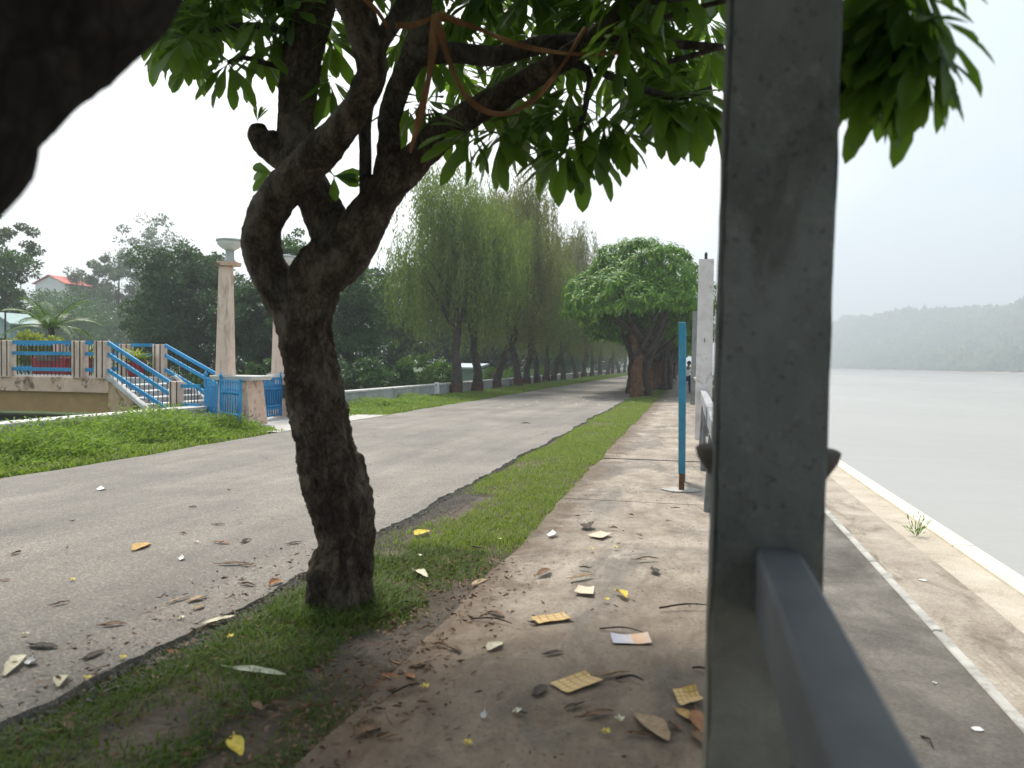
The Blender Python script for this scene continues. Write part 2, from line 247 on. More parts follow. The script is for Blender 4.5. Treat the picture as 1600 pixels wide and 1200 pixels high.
# ------------------------------------------------------------------ mesh helpers
class MB:
    def __init__(s): s.v = []; s.f = []; s.m = []
    def add(s, vs, fs, mi=0):
        o = len(s.v); s.v += [tuple(v) for v in vs]; s.f += [tuple(i+o for i in f) for f in fs]; s.m += [mi]*len(fs); return s
    def box(s, x0, x1, y0, y1, z0, z1, mi=0, ch=0.0):
        if ch <= 0:
            vs = [(x, y, z) for z in (z0, z1) for y in (y0, y1) for x in (x0, x1)]
            return s.add(vs, [(0, 2, 3, 1), (4, 5, 7, 6), (0, 1, 5, 4), (2, 6, 7, 3), (0, 4, 6, 2), (1, 3, 7, 5)], mi)
        return s.frustum(x0, x1, y0, y1, z0, x0, x1, y0, y1, z1, ch, mi)
    def frustum(s, x0, x1, y0, y1, z0, X0, X1, Y0, Y1, z1, ch=.012, mi=0, segs=1):
        def ring(a, b, c, d, z, k):
            return [(a+k, c, z), (b-k, c, z), (b, c+k, z), (b, d-k, z), (b-k, d, z), (a+k, d, z), (a, d-k, z), (a, c+k, z)]
        rings = [ring(x0, x1, y0, y1, z0, ch)]
        for i in range(1, segs+1):
            t = i/segs; L = lambda p, q: p+(q-p)*t
            rings.append(ring(L(x0, X0), L(x1, X1), L(y0, Y0), L(y1, Y1), L(z0, z1-ch), ch))
        rings.append(ring(X0+ch, X1-ch, Y0+ch, Y1-ch, z1, ch*.6))
        vs = [p for r in rings for p in r]; fs = []
        for k in range(len(rings)-1):
            for i in range(8):
                fs.append((k*8+i, k*8+(i+1) % 8, k*8+8+(i+1) % 8, k*8+8+i))
        fs.append(tuple(range(len(vs)-8, len(vs)))); fs.append(tuple(reversed(range(8))))
        return s.add(vs, fs, mi)
    def obox(s, a, b, w, h, mi=0, up=(0, 0, 1)):
        a = Vector(a); b = Vector(b); d = (b-a).normalized(); u = Vector(up)
        sd = d.cross(u).normalized(); u = sd.cross(d).normalized()
        vs = [p+sd*(w/2)*i+u*(h/2)*j for p in (a, b) for (i, j) in ((-1, -1), (1, -1), (1, 1), (-1, 1))]
        return s.add(vs, [(0, 1, 2, 3), (7, 6, 5, 4), (0, 4, 5, 1), (1, 5, 6, 2), (2, 6, 7, 3), (3, 7, 4, 0)], mi)
    def tube(s, pts, radii, n=10, bumpy=0.0, step=None, fine=0.0, mi=0, freq=2.0, cap=True, seed=0):
        pts = [Vector(p) for p in pts]
        if step:
            P, Q = [], []
            for i in range(len(pts)-1):
                p0 = pts[max(i-1, 0)]; p1 = pts[i]; p2 = pts[i+1]; p3 = pts[min(i+2, len(pts)-1)]
                k = max(1, int((p2-p1).length/step))
                for j in range(k):
                    t = j/k
                    P.append(.5*((2*p1)+(p2-p0)*t+(2*p0-5*p1+4*p2-p3)*t*t+(3*p1-p0-3*p2+p3)*t**3)); Q.append(radii[i]*(1-t)+radii[i+1]*t)
            P.append(pts[-1]); Q.append(radii[-1]); pts, radii = P, Q
        d0 = (pts[1]-pts[0]).normalized(); ref = Vector((1, 0, 0)) if abs(d0.x) < .8 else Vector((0, 1, 0))
        a = d0.cross(ref).normalized(); vs = []; N = len(pts)
        for i, p in enumerate(pts):
            d = (pts[min(i+1, N-1)]-pts[max(i-1, 0)]).normalized()
            a = (a-d*a.dot(d)).normalized(); b = d.cross(a)
            for k in range(n):
                t = 2*math.pi*k/n; q = a*math.cos(t)+b*math.sin(t); r = radii[i]
                if bumpy:
                    w = p+q*r
                    r *= 1+bumpy*(nz3(w.x*freq*3+seed, w.y*freq*3, w.z*freq*2.2)*1.1+nz3(w.x*freq*9, w.y*freq*9+seed, w.z*freq*6)*.55)
                if fine: r += fine*(nz3(w.x*34+seed, w.y*34, w.z*26)+.7*nz3(w.x*75, w.y*75, w.z*55+seed))
                vs.append(p+q*r)
        fs = [(i*n+k, i*n+(k+1) % n, (i+1)*n+(k+1) % n, (i+1)*n+k) for i in range(N-1) for k in range(n)]
        if cap: fs += [tuple(reversed(range(n))), tuple(range((N-1)*n, N*n))]
        return s.add(vs, fs, mi)
    def lathe(s, c, prof, n=20, mi=0):
        vs = [(c[0]+r*math.cos(2*math.pi*k/n), c[1]+r*math.sin(2*math.pi*k/n), c[2]+z) for r, z in prof for k in range(n)]
        fs = [(i*n+k, i*n+(k+1) % n, (i+1)*n+(k+1) % n, (i+1)*n+k) for i in range(len(prof)-1) for k in range(n)]
        fs += [tuple(reversed(range(n))), tuple(range((len(prof)-1)*n, len(prof)*n))]
        return s.add(vs, fs, mi)
_perm = np.random.default_rng(3).random((64, 64, 64))*2-1
def nz3(x, y, z):
    xi, yi, zi = math.floor(x), math.floor(y), math.floor(z); fx, fy, fz = x-xi, y-yi, z-zi
    fx = fx*fx*(3-2*fx); fy = fy*fy*(3-2*fy); fz = fz*fz*(3-2*fz); g = lambda a, b, c: _perm[(xi+a) & 63, (yi+b) & 63, (zi+c) & 63]
    L = lambda a, b, t: a+(b-a)*t
    return L(L(L(g(0,0,0), g(1,0,0), fx), L(g(0,1,0), g(1,1,0), fx), fy), L(L(g(0,0,1), g(1,0,1), fx), L(g(0,1,1), g(1,1,1), fx), fy), fz)
def nz2(x, y, s=1.0):
    x = np.asarray(x)*s; y = np.asarray(y)*s; out = 0; amp = 1; tot = 0
    for o in range(3):
        xi = np.floor(x).astype(int); yi = np.floor(y).astype(int); fx = x-xi; fy = y-yi
        fx = fx*fx*(3-2*fx); fy = fy*fy*(3-2*fy); g = lambda a, b: _perm[(xi+a) & 63, (yi+b) & 63, 5+o]
        out = out+amp*((g(0,0)*(1-fx)+g(1,0)*fx)*(1-fy)+(g(0,1)*(1-fx)+g(1,1)*fx)*fy); tot += amp; amp *= .5; x = x*2.03+7; y = y*2.03+3
    return out/tot
ORG = {}
def link(name, me, mats, parent=None, smooth=False):
    o = bpy.data.objects.new(name, me); C.objects.link(o)
    for m in (mats if isinstance(mats, (list, tuple)) else [mats]): me.materials.append(m)
    if parent is not None: o.parent = parent
    ORG[o.name] = ORG.get(parent.name, Vector((0, 0, 0))) if parent is not None else Vector((0, 0, 0))
    if smooth: me.shade_smooth()
    return o
def build(name, mb, mats, parent=None, smooth=False, origin=None):
    org = ORG[parent.name] if parent is not None else (Vector(origin) if origin is not None else Vector((0, 0, 0)))
    me = bpy.data.meshes.new(name)
    me.from_pydata([(v[0]-org.x, v[1]-org.y, v[2]-org.z) for v in mb.v], [], mb.f)
    if any(mb.m): me.polygons.foreach_set('material_index', mb.m)
    o = link(name, me, mats, parent, smooth)
    if parent is None: o.location = org; ORG[o.name] = org
    return o
def tag(o, label=None, cat=None, group=None, kind=None):
    if label: o['label'] = label
    if cat: o['category'] = cat
    if group: o['group'] = group
    if kind: o['kind'] = kind
    return o
def thing(name, loc, label, cat, group=None):
    o = bpy.data.objects.new(name, None); C.objects.link(o); o.location = loc; o.empty_display_size = .1
    ORG[o.name] = Vector(loc); return tag(o, label, cat, group)
def kids(o): return [c for c in C.objects if c.parent == o]
def copy_tree(o, parent=None, kidmap=None):
    c = o.copy(); C.objects.link(c); c.parent = parent
    for ch in kidmap.get(o.name, []) if kidmap is not None else kids(o): copy_tree(ch, c, kidmap)
    return c
def npmesh(name, V, Fq, mi=None):
    """V (n,3), Fq (m,4) quads"""
    me = bpy.data.meshes.new(name); n = len(V); m = len(Fq); k = Fq.shape[1]
    me.vertices.add(n); me.vertices.foreach_set('co', np.ascontiguousarray(V, np.float32).ravel())
    me.loops.add(m*k); me.loops.foreach_set('vertex_index', np.ascontiguousarray(Fq, np.int32).ravel())
    me.polygons.add(m); me.polygons.foreach_set('loop_start', np.arange(0, m*k, k, dtype=np.int32))
    if mi is not None: me.polygons.foreach_set('material_index', np.ascontiguousarray(mi, np.int32))
    me.update(calc_edges=True); return me
def unit(a): return a/np.maximum(np.linalg.norm(a, axis=-1, keepdims=True), 1e-9)
def cards(P, D, L, W, bend=.15):
    """rhombic leaf cards at P pointing along D"""
    n = len(P); D = unit(D); A = unit(np.cross(D, rng.normal(size=(n, 3)))); N = np.cross(D, A)
    L = np.broadcast_to(L, (n,))[:, None]; W = np.broadcast_to(W, (n,))[:, None]
    V = np.stack([P, P+D*L*.45+A*W*.5+N*L*bend*.5, P+D*L-N*L*bend*.2, P+D*L*.45-A*W*.5+N*L*bend*.5], 1).reshape(-1, 3)
    Fq = np.arange(4*n).reshape(n, 4); return V, Fq
def sphere_dirs(n): return unit(rng.normal(size=(n, 3)))

# plumeria leaf template: rows along length
def leaf_strips(base, dirs, ups, L, W, droop):
    """curved obovate leaves; every leaf 5x3 verts, 8 quads"""
    n = len(base); dirs = unit(dirs); side = unit(np.cross(dirs, ups)); nrm = np.cross(side, dirs)
    ts = [0, .14, .40, .70, .90, 1.0]; ws = [.10, .14, .62, 1.0, .62, .04]
    rows = []
    ang0 = np.zeros(n); p = base.copy(); prev = 0
    for t, w in zip(ts, ws):
        a = -droop*t*1.1; dd = dirs*np.cos(a)[:, None]+nrm*np.sin(a)[:, None]; nn = -dirs*np.sin(a)[:, None]+nrm*np.cos(a)[:, None]
        p = p+dd*(L*(t-prev))[:, None]; prev = t
        hw = side*(W*w*.5)[:, None]; up = nn*(W*w*.14)[:, None]
        rows.append(np.stack([p-hw+up, p, p+hw+up], 1))
    V = np.concatenate(rows, 1); k = len(ts)*3; f = []
    for r in range(len(ts)-1):
        for c in range(2): f.append((r*3+c, r*3+c+1, r*3+c+4, r*3+c+3))
    f = np.array(f); Fq = (np.arange(n)[:, None, None]*k+f[None]).reshape(-1, 4)
    return V.reshape(-1, 3), Fq
def rosettes(centers, axes, L0, nleaf=16, wl=.27, e0=.35, e1=-.45, droop=(.5, 1.3)):
    B, D, U, LL, DR = [], [], [], [], []
    for c, ax in zip(centers, axes):
        ax = np.array(ax)/np.linalg.norm(ax); a = np.cross(ax, [.3, .9, .1]); a /= np.linalg.norm(a); b = np.cross(ax, a)
        k = nleaf+rng.integers(-3, 4); ph = rng.random()*6.28
        for i in range(k):
            t = ph+i*2.39996+rng.normal()*.12; fr = i/k
            el = e0+(e1-e0)*(1-fr)+rng.normal()*.12
            d = (a*math.cos(t)+b*math.sin(t))*math.cos(el)+ax*math.sin(el)
            B.append(np.array(c)+d*.02+ax*.05*(fr-.5)); D.append(d); U.append(ax); LL.append(L0*(.7+.4*rng.random())*(1-.25*fr)); DR.append(rng.uniform(*droop))
    B = np.array(B); LL = np.array(LL)
    return leaf_strips(B, np.array(D), np.array(U), LL, LL*wl*rng.uniform(.85, 1.15, len(LL)), np.array(DR))
exec_parts = []

# ================================================================== SETTING
def structure(name, mb, mat, smooth=False): return tag(build(name, mb, mat, smooth=smooth), kind='structure')
g = MB(); g.add([(-1350, -60, -.09), (.5, -60, -.09), (.5, 1500, -.09), (-1350, 1500, -.09)], [(0, 1, 2, 3)]); structure('ground', g, M['ground'])
# road with ragged, broken right edge (a 4 cm thick sheet)
def strip(ys, left, right, z, cols=2, thick=.05):
    V = []; Fs = []; n = cols+1
    for y in ys:
        a, b = left(y), right(y)
        for c in range(n): V.append((a+(b-a)*c/cols, y, z))
    for i in range(len(ys)-1):
        for c in range(cols): Fs.append((i*n+c, i*n+c+1, (i+1)*n+c+1, (i+1)*n+c))
    o = len(V)
    for i, y in enumerate(ys):      # edge skirts
        V.append((left(y)-.01, y, z-thick)); V.append((right(y)+.012, y, z-thick))
    for i in range(len(ys)-1):
        Fs.append((o+2*i, i*n, (i+1)*n, o+2*i+2)); Fs.append((i*n+cols, o+2*i+1, o+2*i+3, (i+1)*n+cols))
    m = MB(); m.add(V, Fs); return m
f1 = lambda y, s, k: float(nz2(np.array([y]), np.array([s]), k)[0])
ys = list(np.concatenate([np.arange(-8, 14, .035), np.arange(14, 60, .15), np.arange(60, 420, 3)]))
rl = lambda y: -8.25+.12*f1(y, 3.3, .6)+.05*f1(y, 9.1, 3)
rr = lambda y: -2.66+.11*f1(y, 1.7, .7)+.055*f1(y, 5.2, 3.2)+.03*f1(y, 8.2, 11)
structure('road', strip(ys, rl, rr, 0.0), M['asphalt'])
v = MB(); 
yy = np.concatenate([np.arange(-4, 16, .12), np.arange(16, 60, .6), np.arange(60, 421, 12)]); xx = np.linspace(-2.95, -1.2, 16)
V = []; 
for y in yy:
    for x in xx:
        e = 1-abs((x+2.05)/.8)**2
        V.append((x, y, -.035+.045*max(e, 0)*(.6+.4*f1(x*3, y, .8))+.012*f1(x*7, y*3, 1.7)-.035*max(0, min(1, (-2.35-x)/.28))))
n = len(xx); v.add(V, [(i*n+c, i*n+c+1, (i+1)*n+c+1, (i+1)*n+c) for i in range(len(yy)-1) for c in range(n-1)])
verge = structure('verge_ground', v, M['soil'], True)
lv = MB(); lv.add([(-11.2, -10, -.03), (-8.1, -10, -.03), (-8.1, 420, -.03), (-11.2, 420, -.03)], [(0, 1, 2, 3)]); structure('roadside_ground', lv, M['ground'])
# footpath: separate slabs with cracked joints
joints = [-4, 1.15, 4.72, 8.6, 12.4, 16.2, 20.4, 24.6, 29, 34, 40, 48, 60, 90, 420]
pl = lambda y: -1.36+.05*f1(y, 2.2, .9)+.025*f1(y, 6.6, 4)
pa = MB()
for a, b in zip(joints[:-1], joints[1:]):
    q = list(np.arange(a+.012, b-.012, .06 if b < 35 else 1.5))+[b-.012]
    t = strip(q, pl, lambda y: .42, .012+.006*((int(a*7)) % 3-1), 1, .06); pa.add(t.v, t.f)
    for yb in (a+.012, b-.012):
        zz = t.v[0][2]; pa.add([(pl(yb), yb, zz), (.42, yb, zz), (.42, yb, zz-.06), (pl(yb), yb, zz-.06)], [(0, 1, 2, 3)])
structure('footpath', pa, M['path'])
jb = MB(); jb.add([(-1.4, -4, -.02), (.40, -4, -.02), (.40, 420, -.02), (-1.4, 420, -.02)], [(0, 1, 2, 3)]); structure('path_bed_ground', jb, M['soil'])
# terraces stepping down to the river
def terr(name, x0, x1, z, zb, mat, y1=320):
    m = MB(); ys_ = list(np.concatenate([np.arange(-6, 40, 1.0), np.arange(40, y1+1, 20)])); V = []; 
    for y in ys_:
        w = .02*f1(y, x1, .35); V += [(x0, y, z), (x1+w, y, z), (x1+w, y, zb)]
    m.add(V, [(i*3, i*3+1, i*3+4, i*3+3) for i in range(len(ys_)-1)]+[(i*3+1, i*3+2, i*3+5, i*3+4) for i in range(len(ys_)-1)]); return structure(name, m, mat)
t0 = MB(); t0.add([(.425, -6, .01), (.425, 320, .01), (.425, 320, -.6), (.425, -6, -.6)], [(0, 1, 2, 3)]); structure('footpath_kerb', t0, M['edge'])
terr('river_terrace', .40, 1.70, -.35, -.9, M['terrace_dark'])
m = MB()
for k in range(-3, 70):
    j = .012*f1(k*1.7, .4, 1); m.box(1.68+j, 1.752+j, k*2.0+.01, k*2.0+1.985, -.60, -.338+.004*f1(k, 2, 1.3), ch=.008)
structure('step_kerb', m, M['edge'])
terr('river_terrace', 1.66, 2.74, -.70, -1.3, M['terrace_mid'])
terr('river_terrace', 2.70, 3.64, -1.0, -1.5, M['terrace_pale'])
m = MB()
for k in range(-2, 60): m.box(3.60, 3.89, k*3.0+.008, k*3.0+2.99, -2.5, -.955+.004*f1(k, 5, 1.3), ch=.015)
structure('river_kerb', m, M['kerb'])
w = MB(); w.add([(3.5, -80, -2.0), (1350, -80, -2.0), (1350, 1500, -2.0), (3.5, 1500, -2.0)], [(0, 1, 2, 3)]); structure('river_water', w, M['water'])
# far bank hills
def shore(y): return 231-(y-635)*.085
def hill_h(x, y):
    d = x-max(shore(y), 45)
    if d < 0: return -2.5
    h = min(d*.12, 2.6)+max(0, min(1, (d-10)/(190-135*max(0, min(1, (y-880)/330)))))**1.05*66
    h *= 1+.10*f1(y, 4, .003)+.10*f1(x+y*.5, y, .009); 
    return -1.95+h*(1+.05*f1(x, y, .05))
hm = MB(); hx = np.concatenate([np.arange(130, 300, 6), np.arange(300, 600, 14), [640, 760, 1000]]); hy = np.concatenate([np.arange(150, 1480, 14)])
hm.add([(x, y, hill_h(x, y)) for y in hy for x in hx], [(i*len(hx)+c, i*len(hx)+c+1, (i+1)*len(hx)+c+1, (i+1)*len(hx)+c) for i in range(len(hy)-1) for c in range(len(hx)-1)])
structure('hills', hm, M['hillgreen'], True)
sb = MB(); sy = np.arange(150, 1480, 10)
sb.add([p for y in sy for p in ((max(shore(y), 45)-2.5, y, -2.2), (max(shore(y), 45)+7+3*f1(y, 3, .03), y, -1.0+.5*f1(y, 1, .03)))], [(2*i, 2*i+1, 2*i+3, 2*i+2) for i in range(len(sy)-1)])
structure('river_bank', sb, M['sand'])
# forest on the far hills: thousands of tree heads, one mass
P = []; 
while len(P) < 6500:
    y = random.uniform(380, 1460); d = random.random()**1.3*240+7; x = max(shore(y), 45)+d
    P.append((x, y, hill_h(x, y)))
V, Fq, o = [], [], 0
base = []
for i in range(5):
    for k in range(8):
        el = -.3+i*.46; base.append((math.cos(el)*math.cos(k*.785+i*.4), math.cos(el)*math.sin(k*.785+i*.4), math.sin(el)))
base = np.array(base); bf = np.array([(i*8+k, i*8+(k+1) % 8, i*8+8+(k+1) % 8, i*8+8+k) for i in range(4) for k in range(8)])
for p in P:
    s = random.uniform(2.6, 6.0); q = base*s*np.array([1, 1, random.uniform(.8, 1.4)])*(1+.3*rng.normal(size=(len(base), 1)))
    V.append(q+np.array(p)+[0, 0, s*.5]); Fq.append(bf+o); o += len(base)
me = npmesh('hill_forest', np.concatenate(V), np.concatenate(Fq)); tag(link('hill_forest', me, M['hillgreen']), kind='stuff')

# ================================================================== GRASS AND WEEDS
def blades(name, X, Y, Z, h, w, lean, mat):
    n = len(X); P = np.stack([X, Y, Z], 1); az = rng.random(n)*6.283; sd = np.stack([np.cos(az), np.sin(az), np.zeros(n)], 1)
    ln = np.stack([-np.sin(az), np.cos(az), np.zeros(n)], 1)*(lean*rng.random(n))[:, None]; up = np.array([0, 0, 1.0])
    a = P-sd*(w/2)[:, None]; b = P+sd*(w/2)[:, None]; mid = P+(up+ln*.5)*(h*.6)[:, None]; t = P+(up+ln*1.5)*h[:, None]
    c = mid+sd*(w*.35)[:, None]; d = mid-sd*(w*.35)[:, None]; e = t+sd*(w*.05)[:, None]; f = t-sd*(w*.05)[:, None]
    V = np.stack([a, b, c, d, e, f], 1).reshape(-1, 3); i = np.arange(n)[:, None]*6
    Fq = np.concatenate([i+np.array([[0, 1, 2, 3]]), i+np.array([[3, 2, 4, 5]])]); me = npmesh(name, V, Fq)
    return tag(link(name, me, mat), kind='stuff')
def vz(X, Y): return -.035+.045*np.clip(1-np.abs((X+2.05)/.8)**2, 0, 1)*.8-.035*np.clip((-2.35-X)/.28, 0, 1)
# verge grass
n = 210000; Y = 1.9+(rng.random(n)**2.1)*44; X = rng.uniform(-2.95, -1.18, n)
den = .50+.75*nz2(X*1.1, Y*.55, 1.3)+.35*nz2(X, Y, 4.0)
edge = np.minimum(X+2.74+.22*nz2(Y, X*0, 1.1), -1.28+.10*nz2(Y, X*0+4, 1.4)-X)
den = np.where(edge < .0, -1, den+np.clip(edge*.8, 0, .3)-.1)
den = np.where((Y < 8.6) & (Y > 5.6) & (X < -2.15+.15*nz2(Y, X, 2)), den-.75, den)                  # bare gravel by the broken edge
den = np.where((Y < 4.9) & (X > -1.7+.25*nz2(Y, X, 3)), den-.5, den)                               # trodden soil
den = np.where(Y < 3.7, den-.02-.12*np.clip(3.2-Y, 0, 1.2), den)
den = np.where((Y > 5.2), den+.28, den)
den = np.where(((X+2.06)**2+(Y-4.42)**2) < .55**2, den+.5, den)
den = den+np.where((Y < 4.3) & (X < -1.75+.2*nz2(Y, X, 2.5)), .5, 0)-.55*np.clip(nz2(X*1.5+9, Y*.7, 1.0)+.12, 0, 1)*np.where(X < -1.95, 1.6, .8); k = rng.random(n) < np.clip(den, 0, 1); X, Y = X[k], Y[k]
big = (((X+2.06)**2+(Y-4.42)**2) < .42**2)
h = rng.uniform(.015, .042, len(X))*(1+.8*np.clip(nz2(X, Y, 2.0), 0, 1))*np.where(big, 1.9, 1); wv = rng.uniform(.004, .009, len(X))*(1+Y*.035)
sh = Y < 6  # nearer blades take the grass colour with shade painted in
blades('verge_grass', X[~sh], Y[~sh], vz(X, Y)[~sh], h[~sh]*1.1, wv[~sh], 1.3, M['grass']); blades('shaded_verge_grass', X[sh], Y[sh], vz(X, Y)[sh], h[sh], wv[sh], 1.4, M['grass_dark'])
# far roadside grass on the wall side
n = 60000; Y = 8+rng.random(n)**1.8*110; X = rng.uniform(-11, -8.15, n); k = (X < -8.32+.12*nz2(Y, X*0, .7)) & ~((Y > 15.2) & (Y < 20.3) & (X < -8.2)); X, Y = X[k], Y[k]
blades('roadside_grass', X, Y, np.full(len(X), -.03), rng.uniform(.04, .12, len(X)), rng.uniform(.012, .03, len(X))*(1+Y*.01), 1.0, M['grass'])
# tall weeds in front of the wall
def weeds(name, xr, yr, n, hmax, mat, clump):
    cx = rng.uniform(*xr, n//55); cy = rng.uniform(*yr, n//55); f = np.clip(.55+.9*nz2(cx, cy, clump), .05, 1)
    front = np.clip((xr[1]-cx)/.6, .2, 1); ch = hmax*f*front*rng.uniform(.5, 1.25, len(cx)); P, D = [], []
    for x, y, hh in zip(cx, cy, ch):
        m = 55; t = rng.random(m)**.8; a = rng.random(m)*6.28; rad = .05+.16*rng.random(m)*(.4+t)
        P.append(np.stack([x+np.cos(a)*rad, y+np.sin(a)*rad, -.02+hh*t], 1)); D.append(np.stack([np.cos(a), np.sin(a), rng.uniform(-.2, 1.1, m)], 1))
    P = np.concatenate(P); V, Fq = cards(P, np.concatenate(D), rng.uniform(.05, .11, len(P)), rng.uniform(.018, .035, len(P)))
    return tag(link(name, npmesh(name, V, Fq), mat), kind='stuff')
weeds('roadside_weeds', (-11.0, -8.75), (6.5, 15.3), 74000, .56, M['weed'], .8)
weeds('roadside_weeds', (-10.95, -9.1), (19.8, 33), 24000, .30, M['weed'], .45)
weeds('roadside_weeds', (-11.1, -10.2), (33, 120), 8000, .22, M['leaf_light'], .2)
# crumbs of leaf and soil on the path and road
n = 2900; Y = 1.8+rng.random(n)**1.6*14; X = np.where(rng.random(n) < .75, rng.uniform(-1.5, .15, n), rng.uniform(-5.5, -1.2, n))
k = nz2(X*.9, Y*.9, 1.2)+.3*rng.normal(size=n) > .02; X, Y = X[k], Y[k]; P = np.stack([X, Y, np.full(len(X), .024)], 1); a = rng.random(len(X))*6.28
V, Fq = cards(P, np.stack([np.cos(a), np.sin(a), rng.uniform(-.1, .35, len(X))], 1), rng.uniform(.006, .028, len(X)), rng.uniform(.003, .009, len(X)))
tag(link('leaf_litter', npmesh('leaf_litter', V, Fq), M['LL'] if 'LL' in M else LEAFC['dark']), kind='stuff')
n = 2600; Y = 1.8+rng.random(n)**1.3*4; X = np.where(rng.random(n) < .5, rng.normal(-1.5, .28, n), rng.uniform(-3.2, -1.2, n)); P = np.stack([X, Y, np.full(n, .02)], 1); a = rng.random(n)*6.28
V, Fq = cards(P, np.stack([np.cos(a), np.sin(a), rng.uniform(-.1, .5, n)], 1), rng.uniform(.01, .06, n), rng.uniform(.005, .018, n))
tag(link('leaf_litter', npmesh('leaf_litter', V, Fq), LEAFC['brown']), kind='stuff')
# gravel along the broken road edge
n = 9000; Y = 1.7+rng.random(n)**1.2*7.5; X = np.where(Y < 3.6, rng.uniform(-2.72, -1.75, n), np.minimum(rng.normal(-2.5, .12, n), -2.3)); s = rng.uniform(.0025, .007, n)
cb = np.array([(-1, -1, -.4), (1, -1, -.4), (1, 1, -.4), (-1, 1, -.4), (-.6, -.7, .7), (.7, -.5, .6), (.5, .7, .8), (-.7, .6, .6)])
V = (np.stack([X, Y, np.where(X < -2.66, -.03, -.012)], 1)[:, None]+cb[None]*(s[:, None, None])*rng.uniform(.6, 1.3, (n, 1, 3))).reshape(-1, 3)
bq = np.array([(4, 5, 6, 7), (0, 1, 5, 4), (1, 2, 6, 5), (2, 3, 7, 6), (3, 0, 4, 7)]); Fq = (np.arange(n)[:, None, None]*8+bq[None]).reshape(-1, 4)
tag(link('gravel', npmesh('gravel', V, Fq), M['stone']), kind='stuff')

# ================================================================== PROMENADE PILLARS AND RAILS
def pillar(y0, label, mats, hgt=3.65, x0=.075, x1=.37, grp='concrete pillars along the promenade rail'):
    r = thing('concrete_pillar', ((x0+x1)/2, y0+.15, 0), label, 'pillar', grp)
    m = MB(); zs = [0, .9, 1.02, 1.6, 2.3, 3.0, hgt]
    V = []; n = 24
    for z in np.arange(0, hgt+.001, .05):
        k = (0 if hgt == 3.65 else .025*(1-z/hgt)); per = []; lx = (-.012*(2.4-z) if hgt == 3.65 else 0)
        a, b, c, d = x0-k, x1+k, y0-k, y0+.30+k
        for i in range(n):
            s = i//6; f = (0, .04, .27, .5, .73, .96)[i % 6]
            p = [(a+(b-a)*f, c), (b, c+(d-c)*f), (b-(b-a)*f, d), (a, d-(d-c)*f)][s]
            e = .003*nz3(p[0]*9+y0, p[1]*9, z*4)+.002*nz3(p[0]*30, p[1]*30+y0, z*22)
            if i % 6 == 0: p = (p[0]+(.012 if p[0] < (a+b)/2 else -.012), p[1]+(.012 if p[1] < (c+d)/2 else -.012)); e = e*2.2-.008*max(0, nz3(p[0]*3, y0+p[1], z*9)-.25)
            V.append((p[0]+e+lx, p[1]+e, z))
    N = len(V)//n; m.add(V, [(i*n+q, i*n+(q+1) % n, (i+1)*n+(q+1) % n, (i+1)*n+q) for i in range(N-1) for q in range(n)]+[tuple(range((N-1)*n, N*n))], 0)
    m.m = [1 if (len(mats) > 1 and j < n*19) else 0 for j in range(len(m.m))]
    build('shaft', m, [M[k] for k in mats], r)
    c = MB(); c.lathe(((x0+x1)/2, y0+.26, 1.13), [(.05, 0), (.12, .012), (.17, .045), (.2, .09), (.208, .118), (.2, .124), (.1, .126)], 28); build('collar', c, M['stripe'] if mats[0] != 'lime' else M['lime'], r, True)
    return r
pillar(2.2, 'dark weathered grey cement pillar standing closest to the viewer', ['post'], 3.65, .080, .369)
pf = pillar(16.1, 'whitewashed tapering pillar at the far end of the grey handrail', ['lime'], 3.62, .115, .40)
mm = MB(); 
for (x, z0, z1) in ((.245, 1.95, 2.03),): mm.box(x, x+.012, 16.075, 16.09, z0, z1)
build('iron_hook', mm, M['iron'], pf); b_ = MB(); b_.tube([(.25, 16.25, 3.6), (.25, 16.25, 3.72), (.26, 16.25, 3.75)], [.03, .03, .015], 8); build('top_stub', b_, M['iron'], pf)
pillar(30.2, 'dull grey pillar half hidden behind the whitewashed pillar', ['greypost'], 3.5, .02, .32)
def handrail(y0, y1, mat, label, posts, th=.19, w=.11, dx=0, dz=0):
    r = thing('handrail', (.245, y0, 0), label, 'handrail', 'concrete handrails between the promenade pillars')
    m = MB(); nseg = max(2, int((y1-y0)/.35)); V = []
    for i in range(nseg+1):
        y = y0+(y1-y0)*i/nseg; e = .004*f1(y, 3, 2); x0, x1 = .245-w/2, .245+w/2
        for (x, z) in ((x0+.008, 1.0), (x1-.008, 1.0), (x1, .992), (x1, 1.0-th+.008), (x1-.008, 1-th), (x0+.008, 1-th), (x0, 1-th+.008), (x0, .992)): V.append((x+e+dx, y, z+e+dz))
    m.add(V, [(i*8+k, i*8+(k+1) % 8, (i+1)*8+(k+1) % 8, (i+1)*8+k) for i in range(nseg) for k in range(8)]+[tuple(range(8)), tuple(range(nseg*8+7, nseg*8-1, -1))]); build('top_beam', m, M[mat], r)
    for y in posts:
        q = MB(); q.frustum(.15, .345, y, y+.14, 0, .185, .305, y+.01, y+.13, 1-th-.004, .012); build('support', q, M['strut'], r)
    if len(posts):
        for z in (.42,):
            q = MB(); q.box(.215, .275, y0+.01, y1-.01, z, z+.08, ch=.008); build('lower_rail', q, M['strut'], r)
    return r
handrail(-.6, 2.196, 'rail', 'smooth dark blue-grey handrail running up to the dark cement pillar', [], dx=-.012, dz=.012)
handrail(2.56, 16.07, 'railfar', 'long worn pale grey handrail between the dark and whitewashed pillars', [5.1, 8.2, 11.4, 13.9])
handrail(16.45, 30.1, 'railfar', 'grey handrail beyond the whitewashed pillar', [19.5, 23, 26.5])

